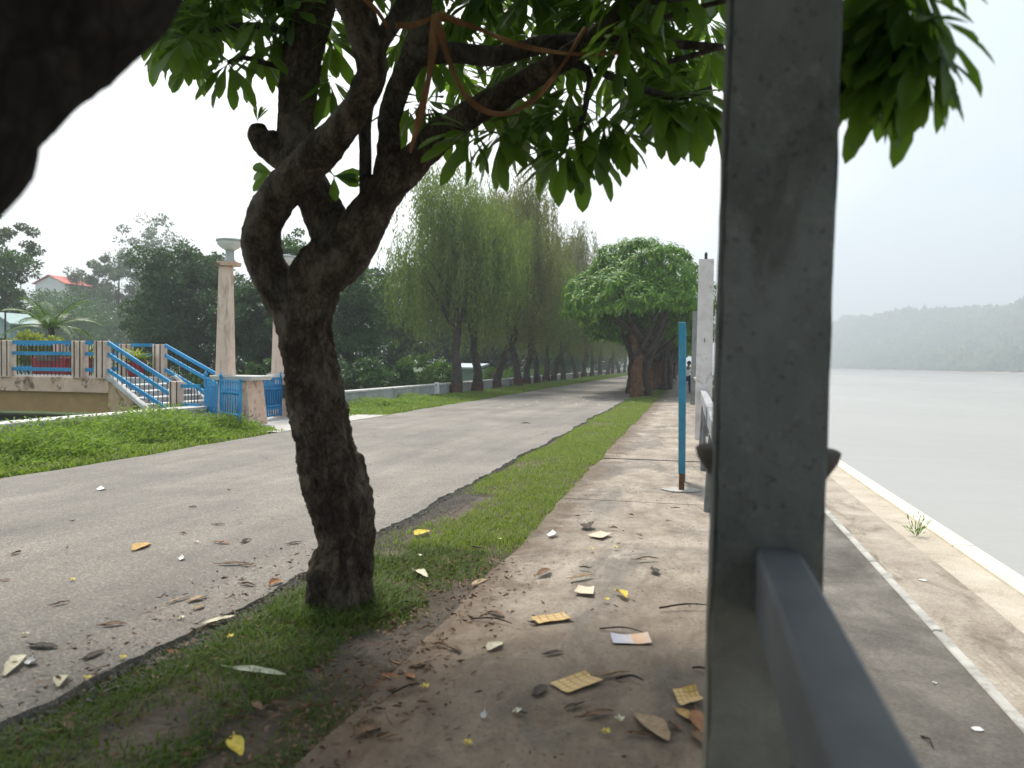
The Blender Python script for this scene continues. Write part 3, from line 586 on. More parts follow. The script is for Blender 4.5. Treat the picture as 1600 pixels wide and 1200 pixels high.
# blue sign seen edge-on
r = thing('sign_post', (-.09, 9.5, 0), 'teal blue sign board seen edge-on with a rusty foot on the path', 'sign')
m = MB(); m.frustum(-.118, -.052, 9.47, 9.53, .0, -.118, -.052, 9.47, 9.53, .26, .006); build('leg', m, M['rust'], r)
m = MB(); m.frustum(-.125, -.045, 9.44, 9.50, .22, -.152, -.068, 9.44, 9.50, 2.0, .006); build('edge_frame', m, M['teal'], r)
m = MB(); m.frustum(-.124, -.085, 9.502, 10.25, .30, -.150, -.108, 9.502, 10.25, 1.985, .005); build('board', m, M['tealface'], r)
m = MB(); m.frustum(-.125, -.045, 10.255, 10.31, .0, -.152, -.068, 10.255, 10.31, 1.97, .006); build('edge_frame', m, M['teal'], r)
m = MB(); V = [(-.09+.2*math.cos(t)*(1+.2*nz3(t, 1, 2)), 9.5+.17*math.sin(t)*(1+.3*nz3(t, 5, 2)), .024) for t in np.linspace(0, 6.28, 15)[:-1]]
m.add(V+[(x, y, .01) for x, y, z in V], [tuple(range(14))]+[(i, i+14, (i+1) % 14+14, (i+1) % 14) for i in range(14)]); build('mortar_foot', m, M['edge'], r)

# ================================================================== BOUNDARY WALLS
def bwall(y0, y1, x0, x1, h, label, capend=True):
    r = thing('boundary_wall', ((x0+x1)/2, y0, 0), label, 'wall')
    q = MB(); ys_ = np.linspace(y0, y1, max(2, int((y1-y0)/3))); X = lambda y: -.013*max(0, y-24)
    for a, b in zip(ys_[:-1], ys_[1:]):
        s = X(a); q.box(x0+s, x1+s, a, b, -.1, h-.07)
    build('wall', q, M['wall'], r); q = MB()
    for a, b in zip(ys_[:-1], ys_[1:]):
        s = X(a); q.box(x0+s-.03, x1+s+.03, a, b-.004, h-.066, h, ch=.01)
    build('coping', q, M['coping'], r); return r
bwall(4, 16.35, -11.4, -11.0, .40, 'low grey wall behind the tall weeds, ending at the blue gate')
bwall(19.5, 190, -11.35, -11.05, .50, 'long low grey wall running behind the row of weeping trees')
for i, (y, lab) in enumerate([(33.5, 'white marker post against the low wall before the first weeping tree'), (60.0, 'second white marker post among the trunks along the low wall'), (88, 'small white marker post farther along the low wall')]):
    r = thing('marker_post', (-10.9-.013*max(0, y-24), y, 0), lab, 'marker post', 'white marker posts by the wall'); x = -10.93-.013*max(0, y-24)
    q = MB(); q.frustum(x-.11, x+.11, y-.09, y+.09, -.05, x-.10, x+.10, y-.08, y+.08, .58, .02); build('shaft', q, M['white'], r)
    q = MB(); q.box(x-.03, x+.03, y-.0995, y-.081, .44, .50); build('reflector', q, M['iron'], r)

# ================================================================== GATE
def pier(x, y, label, niche):
    r = thing('gate_pier', (x, y, 0), label, 'gate pier', 'peach gate piers with lamps')
    q = MB(); q.frustum(x-.45, x+.42, y-.38, y+.38, -.05, x-.40, x+.30, y-.36, y+.36, 1.02, .015)
    build('block', q, M['creamdirty'], r)
    q = MB(); q.frustum(x-.52, x+.44, y-.46, y+.46, 1.025, x-.56, x+.50, y-.5, y+.5, 1.13, .015); build('block_cap', q, M['coping'], r)
    q = MB(); q.frustum(x-.50, x-.16, y-.36, y-.04, 1.135, x-.445, x-.195, y-.32, y-.09, 3.62, .02, segs=6); build('column', q, M['cream'], r)
    q = MB(); q.frustum(x-.48, x-.06, y-.38, y+.0, 3.625, x-.49, x-.05, y-.39, y+.01, 3.72, .012); build('bracket', q, M['creamdirty'], r)
    c = (x-.24, y-.18, 3.724); q = MB(); q.lathe(c, [(.13, 0), (.13, .03), (.1, .05), (.095, .25), (.12, .27)], 16); st = build('lamp_stem', q, M['lampgrey'], r, True)
    q = MB(); q.lathe((c[0], c[1], c[2]+.262), [(.10, 0), (.19, .05), (.26, .11), (.285, .17), (.285, .20)], 22); b = build('lamp_bowl', q, M['lampwhite'], r, True)
    q = MB(); q.lathe((c[0], c[1], c[2]+.455), [(.30, 0), (.31, .02), (.30, .05), (.2, .07), (.05, .08)], 22); build('lamp_lid', q, M['lampgrey'], b, True)
    if niche:
        q = MB(); q.box(x-.2, x+.2, y-.402, y-.37, .5, .85); build('niche', q, M['stripe'], r)
    return r
pier(-10.08, 16.35, 'peach gate pier with tall column and lamp, its base cracked, beside the open gate leaf', False)
pier(-10.25, 19.1, 'peach gate pier and lamp partly hidden behind the big tree trunk', True)
# cracked plaster scar on the first pier
def gate_leaf(a, b, z0, z1, label, solid, mats, posts=(True, True)):
    a = Vector((*a, 0)); b = Vector((*b, 0)); r = thing('gate_leaf', a, label, 'gate', 'blue metal gate leaves')
    L = (b-a).length; d = (b-a)/L; up = Vector((0, 0, 1)); P = lambda t, z: a+d*t+up*z
    q = MB()
    for z in (z0+.03, z1-.03, z1-.2, z0+.2): q.obox(P(0, z), P(L, z), .035, .045)
    for t, on in ((.025, posts[0]), (L-.025, posts[1])):
        if on: q.obox(P(t, z0-.02), P(t, z1+.02), .05, .05, up=d)
    build('frame', q, M[mats[0]], r)
    if posts[0] or solid:
        q = MB(); q.lathe(tuple(P(.025, z1+.021)), [(.03, 0), (.045, .03), (.03, .07), (.004, .13)], 10); build('finial', q, M[mats[0]], r, True)
    n = int(L/.15)
    for i in range(1, n):
        t = L*i/n; q = MB(); q.tube([P(t, z0+.045), P(t, z1-.05)], [.02, .02], 8)
        q.lathe(tuple(P(t, z1-.33)), [(.024, 0), (.048, .03), (.048, .055), (.024, .085)], 8); q.lathe(tuple(P(t, z0+.22)), [(.024, 0), (.048, .03), (.048, .055), (.024, .085)], 8)
        build('bar', q, M[mats[1]], r, True)
    if solid:
        q = MB(); nn = d.cross(up)*.03; q.add([P(.05, z0+.2)+nn, P(L-.05, z0+.2)+nn, P(L-.05, z1-.2)+nn, P(.05, z1-.2)+nn, P(.05, z0+.2)+nn*1.2, P(L-.05, z0+.2)+nn*1.2, P(L-.05, z1-.2)+nn*1.2, P(.05, z1-.2)+nn*1.2], [(0, 1, 2, 3), (7, 6, 5, 4), (0, 4, 5, 1), (3, 2, 6, 7)]); build('sheet_panel', q, M['bluedeep'], r)
    q = MB(); q.obox(P(L-.17, (z0+z1)/2+.05), P(L-.03, (z0+z1)/2+.05), .055, .09); build('latch', q, M[mats[0]], r)
    return r
gate_leaf((-10.35, 15.86), (-9.32, 15.02), .03, 1.06, 'blue barred gate leaf swung open towards the road', False, ('blue', 'blue'))
gate_leaf((-11.12, 16.42), (-10.42, 16.02), .05, 1.08, 'narrow blue gate leaf at the end of the low grey wall', True, ('blue', 'blue'))
gate_leaf((-10.40, 18.66), (-10.12, 16.80), .06, 1.06, 'blue sheet-metal gate leaf closed between the two peach piers', True, ('bluedeep', 'bluedeep'))
q = MB(); q.add([(-11.5, 15.0, .008), (-8.3, 14.75, .008), (-8.2, 20.6, .008), (-11.5, 19.9, .008), (-8.3, 14.75, -.04), (-8.2, 20.6, -.04)], [(0, 1, 2, 3), (1, 4, 5, 2)]); structure('gate_pavement', q, M['apron'])

# ================================================================== FOOTBRIDGE AND STAIRCASE
fb = thing('footbridge', (-15, 17.5, 0), 'peach concrete footbridge with blue railings and an ochre girder', 'footbridge')
YN, YF = 16.3, 18.8
q = MB(); q.box(-40, -13.6, YN+.1, YF+.2, .84, 1.0); build('deck', q, M['stepgrey'], fb)
q = MB(); q.box(-40, -13.55, YN-.06, YN+.098, .66, 1.02, ch=.02); build('fascia', q, M['creamdirty'], fb)
q = MB(); q.box(-40, -13.6, YN+.02, YN+.06, 1.022, 1.07); build('kerb_strip', q, M['white'], fb)
q = MB(); q.box(-40, -13.62, YN+.06, YN+.36, .16, .655); build('girder', q, M['ochre'], fb)
def newel(x, y, z0, z1, par, w=.16, d=.11, nm='railing_post'):
    p = MB(); p.box(x-w, x+w, y-d, y+d, z0, z1, ch=.012); o = build(nm, p, M['cream'], par)
    for sx in (-.09, .07):
        s = MB(); s.box(x+sx, x+sx+.035, y-d-.003, y-d+.02, z0+.02, z1-.004); build('stripe', s, M['stripe'], o)
    return o
def panel(pa_, pb, par, nbal, hs=(.83, .56, .17), base=0):
    pa_, pb = Vector(pa_), Vector(pb); p = MB(); rt = None
    e = bpy.data.objects.new('railing_panel', None); C.objects.link(e); e.parent = par; ORG[e.name] = ORG[par.name]; e.empty_display_size = .1
    for h in hs:
        s = MB(); s.obox(pa_+Vector((0, 0, h)), pb+Vector((0, 0, h)), .06, .085); build('rail', s, M['blue'], e)
    for i in range(1, nbal):
        a = pa_+(pb-pa_)*i/nbal; s = MB(); s.tube([a+Vector((0, .012, .02+base)), a+Vector((0, .012, hs[0]-.045))], [.010, .010], 6); build('baluster', s, M['iron'], e)
    return e
xs = [-13.82, -14.45, -16.56, -18.6, -20.7]
for x in xs: newel(x, YN, 1.0, 1.90, fb)
for a, b in zip(xs[:-1], xs[1:]): panel((b+.17, YN, 1.03), (a-.17, YN, 1.03), fb, max(4, int((a-b)/.13)))
xf = [-14.12, -15.18, -17.3, -19.4, -21.5]
for x in xf: newel(x, YF, 1.0, 1.88, fb)
for a, b in zip(xf[:-1], xf[1:]): panel((b+.17, YF, 1.03), (a-.17, YF, 1.03), fb, max(4, int((a-b)/.13)))
st = thing('staircase', (-12.9, 17.5, 0), 'concrete stairs with sloping blue railings coming down from the footbridge', 'staircase')
for y, sx in ((YN, 0), (YF, -.3)):
    q = MB(); x0, x1 = -13.6, -12.35; 
    q.add([(x0, y-.07, 1.0), (x0, y+.07, 1.0), (x1+sx*0, y-.07, .12), (x1, y+.07, .12), (x0, y-.07, 0), (x0, y+.07, 0), (x1, y-.07, 0), (x1, y+.07, 0)], [(0, 2, 3, 1), (0, 4, 6, 2), (1, 3, 7, 5), (2, 6, 7, 3), (0, 1, 5, 4)]); build('stringer', q, M['stringer'], st)
    q = MB(); q.obox((x0-.02, y, 1.03), (x1-.02, y, .15), .2, .07); build('string_cap', q, M['coping'], st)
for k in range(6):
    z = 1.0-(k+1)*.148; x = -13.58+k*.25; q = MB(); q.box(x, x+.25, YN+.08, YF-.08, 0.0, z-.03); s = build('step', q, M['stepgrey'], st)
    q = MB(); q.box(x-.01, x+.275, YN+.082, YF-.082, z-.026, z+.004, ch=.008); build('tread', q, M['white'], s)
newel(-11.8, YN, .0, .97, st, .13, .11, 'newel_post'); newel(-11.95, YF, .0, .95, st, .13, .11, 'newel_post')
panel((-13.66, YN, 1.03), (-11.93, YN, .08), st, 14); panel((-13.96, YF, 1.03), (-12.05, YF, .1), st, 14)
panel((-11.66, YN, .08), (-11.16, YN, .08), st, 6, (.78, .33))
# ------------------------------------------------------------------ planters and plants on the bridge
def planter(x, y, z, s, hgt, w, label, plabel, kind='yellow', box=False):
    r = thing('planter', (x, y, z), label, 'planter', 'maroon planters on the footbridge'); q = MB()
    if box: q.frustum(x-w*.9, x+w*.9, y-.2, y+.2, z, x-w, x+w, y-.24, y+.24, z+hgt, .015)
    else: q.lathe((x, y, z), [(w*.7, 0), (w*.78, .03), (w, hgt*.85), (w*1.1, hgt*.86), (w*1.1, hgt), (w*.95, hgt), (w*.9, hgt*.92)], 18)
    build('pot', q, M['redpot'], r, False)
    q = MB(); q.tube([(x, y, z+hgt*.8), (x, y, z+hgt+.05)], [w*.8, w*.75], 12); build('pot_soil', q, M['soil'], r)
    if kind:
        t = thing('potted_plant', (x, y, z+hgt), plabel, 'plant'); n = 130; d = sphere_dirs(n); d[:, 2] = np.abs(d[:, 2])*1.1+.25; P0 = np.tile(np.array([x, y, z+hgt]), (n, 1))+rng.normal(size=(n, 3))*[w*.3, w*.3, .02]
        V, Fq = leaf_strips(P0-np.array([x, y, z+hgt]), d, np.tile([0, 0, 1.0], (n, 1))+.01, s*rng.uniform(.6, 1.1, n), np.full(n, .055), rng.uniform(.3, 1.2, n)); link('foliage', npmesh('foliage', V, Fq), M['leaf_yellow'], t)
        q = MB(); q.tube([(x, y, z+hgt-.02), (x, y, z+hgt+.15)], [.03, .02], 8); build('stem', q, M['bark_far'], t)
planter(-14.52, 18.35, 1.0, .48, .42, .24, 'round maroon pot at the head of the stairs', 'bushy yellow-green plant in the round maroon pot')
planter(-15.75+.0, 17.9, 1.0, .45, .55, .2, 'tall maroon pot beside the striped railing post', 'yellow-green plant showing behind the striped railing post')
planter(-17.05, 18.3, 1.0, .4, .5, .55, 'long maroon planter box behind the blue railing', '', None, True)

# ================================================================== THE BIG NEAR TREE
def px_path(pts, Y0=None):
    """survey points (px, py, Y, width px) -> world points and radii"""
    P, Q = [], []
    for x, y, Y, w in pts:
        p = AY(x, y, Y); d = (p.x*_f[0]+p.y*_f[1]+(p.z-H)*_f[2]); P.append(p); Q.append(w*.5*d/F)
    return P, Q
nt_root = thing('plumeria_tree', (-2.06, 4.42, 0), 'gnarled dark tree with forked trunk and drooping leaf whorls in the grass verge', 'tree', 'plumeria trees on the verge')
def limb(name, pts, n=14, bumpy=.10, step=.05, mat='bark', freq=2.2, par=nt_root, seed=0):
    P, Q = px_path(pts); m = MB(); m.tube(P, Q, n*2 if n > 12 else n, bumpy, step*.5 if n > 12 else step, .011 if n > 30 else .006 if n > 12 else 0, freq=freq, seed=seed); return build(name, m, M[mat], par, True), P, Q
limb('trunk', [(532, 985, 4.42, 112), (531, 950, 4.42, 98), (533, 890, 4.42, 93), (537, 835, 4.42, 92), (528, 770, 4.42, 96), (514, 710, 4.42, 92), (501, 650, 4.42, 92), (489, 590, 4.42, 90), (481, 540, 4.42, 86), (474, 490, 4.42, 88), (486, 440, 4.42, 84), (520, 395, 4.42, 76)], 36, .17, .024, seed=2)
# root flare
m = MB()
for a, l in ((2.6, .16), (3.6, .2), (4.6, .17), (5.5, .18), (.4, .16), (1.5, .15)):
    b = Vector((-2.055, 4.42, 0)); d = Vector((math.cos(a), math.sin(a), 0)); m.tube([b+Vector((0, 0, .26))+d*.06, b+Vector((0, 0, .13))+d*.13, b+Vector((0, 0, .03))+d*(.08+l*.5), b+Vector((0, 0, -.04))+d*(.08+l*.7)], [.05, .06, .045, .03], 10, .16, .03)
build('root', m, M['bark'], nt_root, True)
limb('branch', [(470, 500, 4.40, 62), (447, 468, 4.37, 62), (424, 428, 4.33, 56), (410, 385, 4.30, 56), (419, 335, 4.26, 56), (452, 287, 4.22, 60), (492, 248, 4.18, 60), (530, 205, 4.14, 54), (562, 160, 4.10, 48), (581, 110, 4.06, 44), (570, 55, 4.02, 52), (552, 0, 3.98, 56), (530, -90, 3.95, 50), (510, -200, 3.9, 40)], 22, .11, .03, seed=5)
limb('branch', [(575, 105, 4.06, 30), (598, 60, 4.05, 28), (628, 12, 4.05, 28), (655, -60, 4.0, 26), (690, -160, 3.9, 22)], 12, .08, .05, 'bark_smooth')
limb('branch', [(538, 400, 4.45, 70), (514, 350, 4.48, 62), (490, 300, 4.52, 60), (466, 245, 4.55, 62), (463, 180, 4.58, 54), (469, 110, 4.62, 58), (484, 45, 4.66, 60), (500, -20, 4.7, 54), (505, -120, 4.75, 42)], 18, .11, .04, 'bark', seed=8)
limb('branch', [(470, 268, 4.55, 46), (432, 236, 4.52, 48), (408, 218, 4.5, 40), (402, 196, 4.5, 22)], 14, .2, .03, 'bark', seed=4)
limb('branch', [(505, 425, 4.42, 78), (545, 385, 4.42, 78), (574, 338, 4.42, 66), (606, 295, 4.42, 58), (648, 252, 4.42, 54), (690, 212, 4.40, 48), (745, 172, 4.36, 42), (805, 138, 4.32, 36), (872, 98, 4.28, 34), (930, 55, 4.24, 30), (985, 5, 4.2, 28), (1040, -60, 4.1, 24)], 20, .11, .035, 'bark', seed=9)
limb('branch', [(606, 278, 4.42, 46), (608, 235, 4.44, 36), (607, 190, 4.46, 34), (620, 145, 4.5, 36), (640, 100, 4.52, 36), (655, 50, 4.56, 36), (660, -30, 4.6, 32), (670, -130, 4.7, 26)], 14, .09, .05, 'bark', seed=3)
limb('branch', [(574, 325, 4.42, 26), (571, 285, 4.40, 20), (571, 235, 4.36, 19), (570, 190, 4.30, 22), (576, 150, 4.22, 22)], 10, .06, .05, 'bark_smooth')
limb('branch', [(640, 95, 4.52, 30), (700, 82, 4.5, 32), (770, 88, 4.46, 30), (850, 70, 4.42, 26), (930, 62, 4.36, 20), (1040, 68, 4.3, 15), (1130, 74, 4.25, 12)], 12, .08, .05, 'bark_smooth', seed=6)
for pts in ([(930, 108, 4.3, 13), (1000, 138, 4.3, 12), (1060, 152, 4.3, 11), (1112, 138, 4.3, 9)], [(872, 95, 4.3, 14), (918, 108, 4.28, 12), (918, 150, 4.25, 10), (905, 205, 4.22, 9)], [(930, 60, 4.3, 13), (1020, 98, 4.3, 10), (1130, 72, 4.3, 9)],
            [(880, 88, 4.28, 12), (980, 52, 4.2, 10), (1060, 20, 4.1, 9), (1140, 0, 4.0, 8)], [(480, 60, 4.66, 16), (400, 40, 4.6, 11), (330, 48, 4.5, 9), (288, 62, 4.45, 7)], [(470, 110, 4.6, 12), (420, 100, 4.5, 9), (380, 90, 4.45, 8), (356, 98, 4.4, 7)],
            [(552, 0, 3.98, 14), (470, -40, 3.8, 11), (380, -30, 3.7, 9), (320, -10, 3.6, 7)], [(985, 5, 4.2, 16), (1120, -10, 3.6, 15), (1260, 10, 3.0, 15), (1350, 40, 2.7, 13)]):
    limb('branchlet', pts, 8, .08, .05, 'bark_smooth')
cen, axs = [], []
def ros(px, py, Y, ax=None, L=1):
    p = AY(px, py, Y); cen.append(p); axs.append(ax if ax is not None else (rng.normal()*.25, -.25+rng.normal()*.15, 1))
for px, py, Y in [(730, 208, 4.25), (782, 205, 4.35), (887, 230, 4.2), (945, 183, 4.25), (887, 166, 4.3), (1025, 161, 4.2), (1060, 158, 4.3), (917, 221, 4.35), (1107, 161, 4.25), (1085, 150, 4.15), (356, 98, 4.3), (288, 60, 4.2), (402, 76, 4.5), (516, 128, 4.7), (408, 28, 4.5), (256, 50, 4.3), (516, 60, 4.75), (667, 160, 4.6), (320, 30, 4.4), (445, 60, 4.8), (300, 80, 4.6), (840, 190, 4.5), (815, 170, 4.55), (700, 180, 4.7), (750, 150, 4.8), (960, 200, 4.4), (1000, 140, 4.5), (870, 235, 4.45), (1050, 120, 4.6), (640, 170, 4.9)]: ros(px, py, Y)
def lowedge(x):
    return float(np.interp(x, [200, 240, 330, 430, 470, 600, 640, 720, 800, 900, 970, 1030, 1100, 1140], [20, 50, 70, 70, 110, 90, 110, 150, 170, 180, 150, 130, 120, 90]))
for i in range(215):
    x = random.uniform(235, 1150) if i % 3 else random.uniform(640, 1150); y = random.uniform(-260, lowedge(x)-20); Yd = random.uniform(4.75, 6.0)
    if x > 960 and y < lowedge(x)-50: Yd = random.uniform(3.8, 5.6)
    if x < 470: Yd = random.uniform(4.3, 5.4); y = min(y, lowedge(x)-5)
    ros(x, y, Yd)
for i in range(200): # unseen whorls over and beyond the frame, added to shade the foreground
    ros(random.uniform(0, 1300), random.uniform(-620, -190), random.uniform(3.2, 6.4))
for px, py, Y in [(1350, 45, 2.62), (1405, 62, 2.55), (1330, 75, 2.7), (1385, 10, 2.55), (1430, 45, 2.5), (1420, 0, 2.5), (1345, -5, 2.75), (1390, 80, 2.65), (1300, 30, 2.9), (1425, -60, 2.5), (1370, -70, 2.6), (1455, 40, 2.45), (1440, 85, 2.5), (1360, 90, 2.6), (1310, 60, 2.8)]:
    cen.append(AY(px, py, Y)); axs.append((.25, -.1, 1))
V, Fq = rosettes(cen[:-15], axs[:-15], .32, 18, .285, .15, -.85, (.1, .7)); V2, F2 = rosettes(cen[-15:], axs[-15:], .27, 22, .25, -.15, -1.0, (.15, .5))
o_ = ORG[nt_root.name]; V = np.concatenate([V, V2])-np.array(o_); Fq = np.concatenate([Fq, F2+int(Fq.max())+1])
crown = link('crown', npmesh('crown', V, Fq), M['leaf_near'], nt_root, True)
# sprouts on the cut stub and limb
for px, py in ((402, 190), (428, 272), (522, 275)):
    b, d = [], []
    for k in range(6 if py < 200 else 5):
        b.append(AY(px, py, 4.45)); d.append((rng.normal()*.6+(.5 if px > 500 else -.4 if py > 200 else 0), -.2, 1.2 if py < 200 else rng.uniform(-.4, .5)))
    b = np.array(b); k = len(b); V, Fq = leaf_strips(b-np.array(o_), np.array(d), np.tile([.05, -1., .3], (k, 1)), np.full(k, .11 if py < 200 else .17), np.full(k, .015 if py < 200 else .07), np.full(k, .5)); link('sprout', npmesh('sprout', V, Fq), M['leaf_near'], nt_root, True)
# cloth straps slung between the limbs
ct = thing('cloth_strap', AY(682, 28, 4.0), 'torn orange-brown cloth strips tied and hanging between the dark branches', 'cloth')
def ribbon(pts, w0, w1):
    P = [AY(*p) for p in pts]; m = MB(); V = []; n = len(P); 
    pts2, _ = [], 0
    t = MB(); t.tube(P, [1]*n, 4, step=.03); k = len(t.v)//4; ctr = [sum((Vector(t.v[i*4+j]) for j in range(4)), Vector())/4 for i in range(k)]
    for i, c in enumerate(ctr):
        d = (ctr[min(i+1, k-1)]-ctr[max(i-1, 0)]).normalized(); s = d.cross(Vector((.25*math.sin(i*.35), 1, .2*math.cos(i*.23)))).normalized(); nn = d.cross(s)
        w = (w0+(w1-w0)*i/k)*(1+.25*math.sin(i*.5)); V += [c-s*w+nn*.004, c+nn*.012*math.sin(i*.7), c+s*w+nn*.004, c+s*w-nn*.004, c-nn*.006, c-s*w-nn*.004]
    m.add(V, [(i*6+j, i*6+(j+1) % 6, (i+1)*6+(j+1) % 6, (i+1)*6+j) for i in range(k-1) for j in range(6)]); return m
for pts, a, b in (([(683, 22, 3.92), (671, 115, 3.94), (655, 185, 4.0), (640, 238, 4.15)], .030, .014), ([(684, 30, 3.92), (701, 94, 3.9), (726, 147, 3.9), (754, 171, 3.92), (789, 178, 3.92), (827, 161, 3.94), (859, 129, 3.98), (890, 84, 4.05), (915, 42, 4.1)], .017, .012),
                  ([(680, 21, 3.95), (747, 45, 3.95), (810, 70, 3.98), (890, 84, 4.04), (971, 82, 4.1)], .016, .011), ([(618, 40, 4.0), (650, 38, 3.95), (682, 24, 3.92)], .016, .012), ([(560, -10, 3.9), (590, 18, 3.9), (606, 45, 3.95)], .012, .01)):
    build('strap', ribbon(pts, a*.9, b*.75), M['cloth'], ct, True)

# ------------------------------------------------------------------ leaning tree beside the camera, one limb crossing the corner
lt = thing('plumeria_tree', (-2.15, .25, 0), 'dark blurred leaning trunk crossing the top corner of the view, close to the camera', 'tree', 'plumeria trees on the verge')
m = MB(); m.tube([(-2.15, .25, -.05), (-2.0, .3, .5), (-1.62, .5, 1.2), (-1.3, .72, 1.6), AY(-105, 272, .92), AY(-38, 182, .98), AY(52, 96, 1.04), AY(165, 5, 1.10), AY(225, -110, 1.14), (-.62, 1.15, 2.8), (-.7, 1.05, 3.4)], [.17, .15, .125, .105, .096, .095, .088, .092, .09, .08, .06], 28, .07, .015, .003, seed=7); build('trunk', m, M['bark_shade'], lt, True)
m = MB(); m.tube([(-.66, 1.14, 2.6), (-.5, 1.2, 2.95), (-.2, 1.1, 3.3)], [.06, .05, .035], 12, .08, .05); build('branch', m, M['bark'], lt, True)
m = MB(); m.tube([(-.8, 1.0, 3.1), (-1.3, .8, 3.5), (-1.7, .9, 3.8)], [.05, .045, .03], 12, .08, .05); build('branch', m, M['bark'], lt, True)
cc = [(x, random.uniform(-3.6, 3.0 if x > -2 else 2.2), random.uniform(3.25, 4.8)) for x in (random.uniform(-6.2, 1.6) for _ in range(1500))]  # unseen crown, widened and thickened to shade the ground below
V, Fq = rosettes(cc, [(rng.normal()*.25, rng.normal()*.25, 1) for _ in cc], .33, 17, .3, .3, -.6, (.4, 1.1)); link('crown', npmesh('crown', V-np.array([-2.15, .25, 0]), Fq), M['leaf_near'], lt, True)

# ================================================================== FARTHER TREES
KM = {}
def plumeria(x, y, label, seed):
    r = thing('plumeria_tree', (x, y, 0), label, 'tree', 'plumeria trees on the verge'); rs = random.Random(seed); loc = Vector((x, y, 0))
    m = MB(); m.tube([loc+Vector(p) for p in ((0, 0, -.1), (.02, 0, .4), (-.05, 0, 1.0), (.06, .05, 1.7), (-.12, .1, 2.5), (-.3, .1, 3.4))], [.38, .29, .23, .2, .17, .13], 22, .34, .07, .03, freq=1.5, seed=seed); 
    build('trunk', m, M['bark_orange'], r, True)
    for q in (((.5, .5, -.1), (.42, .45, .8), (.55, .4, 1.7), (1.0, .4, 2.7), (1.4, .2, 3.6)), ((.1, .9, -.1), (.25, .9, 1.0), (.1, .8, 2.2), (-.7, .8, 3.3), (-1.3, .6, 4.0))):
        m = MB(); m.tube([loc+Vector(p) for p in q], [.2, .15, .13, .11, .08][:len(q)], 14, .3, .1, freq=1.5); build('branch', m, M['bark_far'], r, True)
    for k in range(9):
        a = k*.7+rs.random()*.4; q = rs.uniform(1.5, 2.6); s = loc+Vector((rs.uniform(-.2, .8), .1, rs.uniform(1.6, 3.0))); e = loc+Vector((-.1+q*math.cos(a), q*math.sin(a), rs.uniform(3.7, 5.6)))
        m = MB(); m.tube([s, s.lerp(e, .4)+Vector((0, 0, -.15)), s.lerp(e, .75)+Vector((0, 0, .1)), e], [.13, .1, .07, .04], 8, .12, .2); build('branch', m, M['bark_far'], r, True)
    cc, ax = [], []
    for i in range(900):
        d = sphere_dirs(1)[0]; d[2] = abs(d[2])*1.0-.2; s = (1 if i < 560 else random.uniform(.6, .97)); lump = 1+.20*nz3(d[0]*2.3+seed, d[1]*2.3, d[2]*2.3)+.13*nz3(d[0]*6, d[1]*6+seed, d[2]*6)
        c = np.array([.0, 0, 4.4])+d*np.array([3.4, 3.3, 3.3])*s*lump; cc.append(c); ax.append((d[0]*.9+rng.normal()*.2, d[1]*.9+rng.normal()*.2, .9))
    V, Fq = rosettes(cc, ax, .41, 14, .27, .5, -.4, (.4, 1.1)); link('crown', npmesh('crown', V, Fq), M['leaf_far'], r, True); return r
p1 = plumeria(-2.45, 36.8, 'round bright green plumeria with orange-brown gnarled trunk, first of the tunnel row', 3)
KM = {o.name: kids(o) for o in list(C.objects) if o.name == p1.name}
ordn = ['second', 'third', 'fourth', 'fifth', 'sixth', 'seventh', 'eighth', 'ninth', 'tenth', 'eleventh', 'twelfth', 'thirteenth', 'fourteenth', 'fifteenth', 'sixteenth', 'seventeenth', 'eighteenth', 'nineteenth']
for i, y in enumerate([40.6, 44.4, 48.4, 52.5, 57, 61.5, 66.5, 72, 78, 85, 93, 102, 113, 126]):
    c = copy_tree(p1, None, KM); c.location = (-2.2+random.uniform(-.2, .2), y, 0); c.rotation_euler.z = 1.9*i+1.2; c.scale = (random.uniform(.84, .95),)*2+(random.uniform(.76, .88),); c['label'] = f'plumeria in the shaded tunnel row, {ordn[i]} trunk behind the bright green crown'
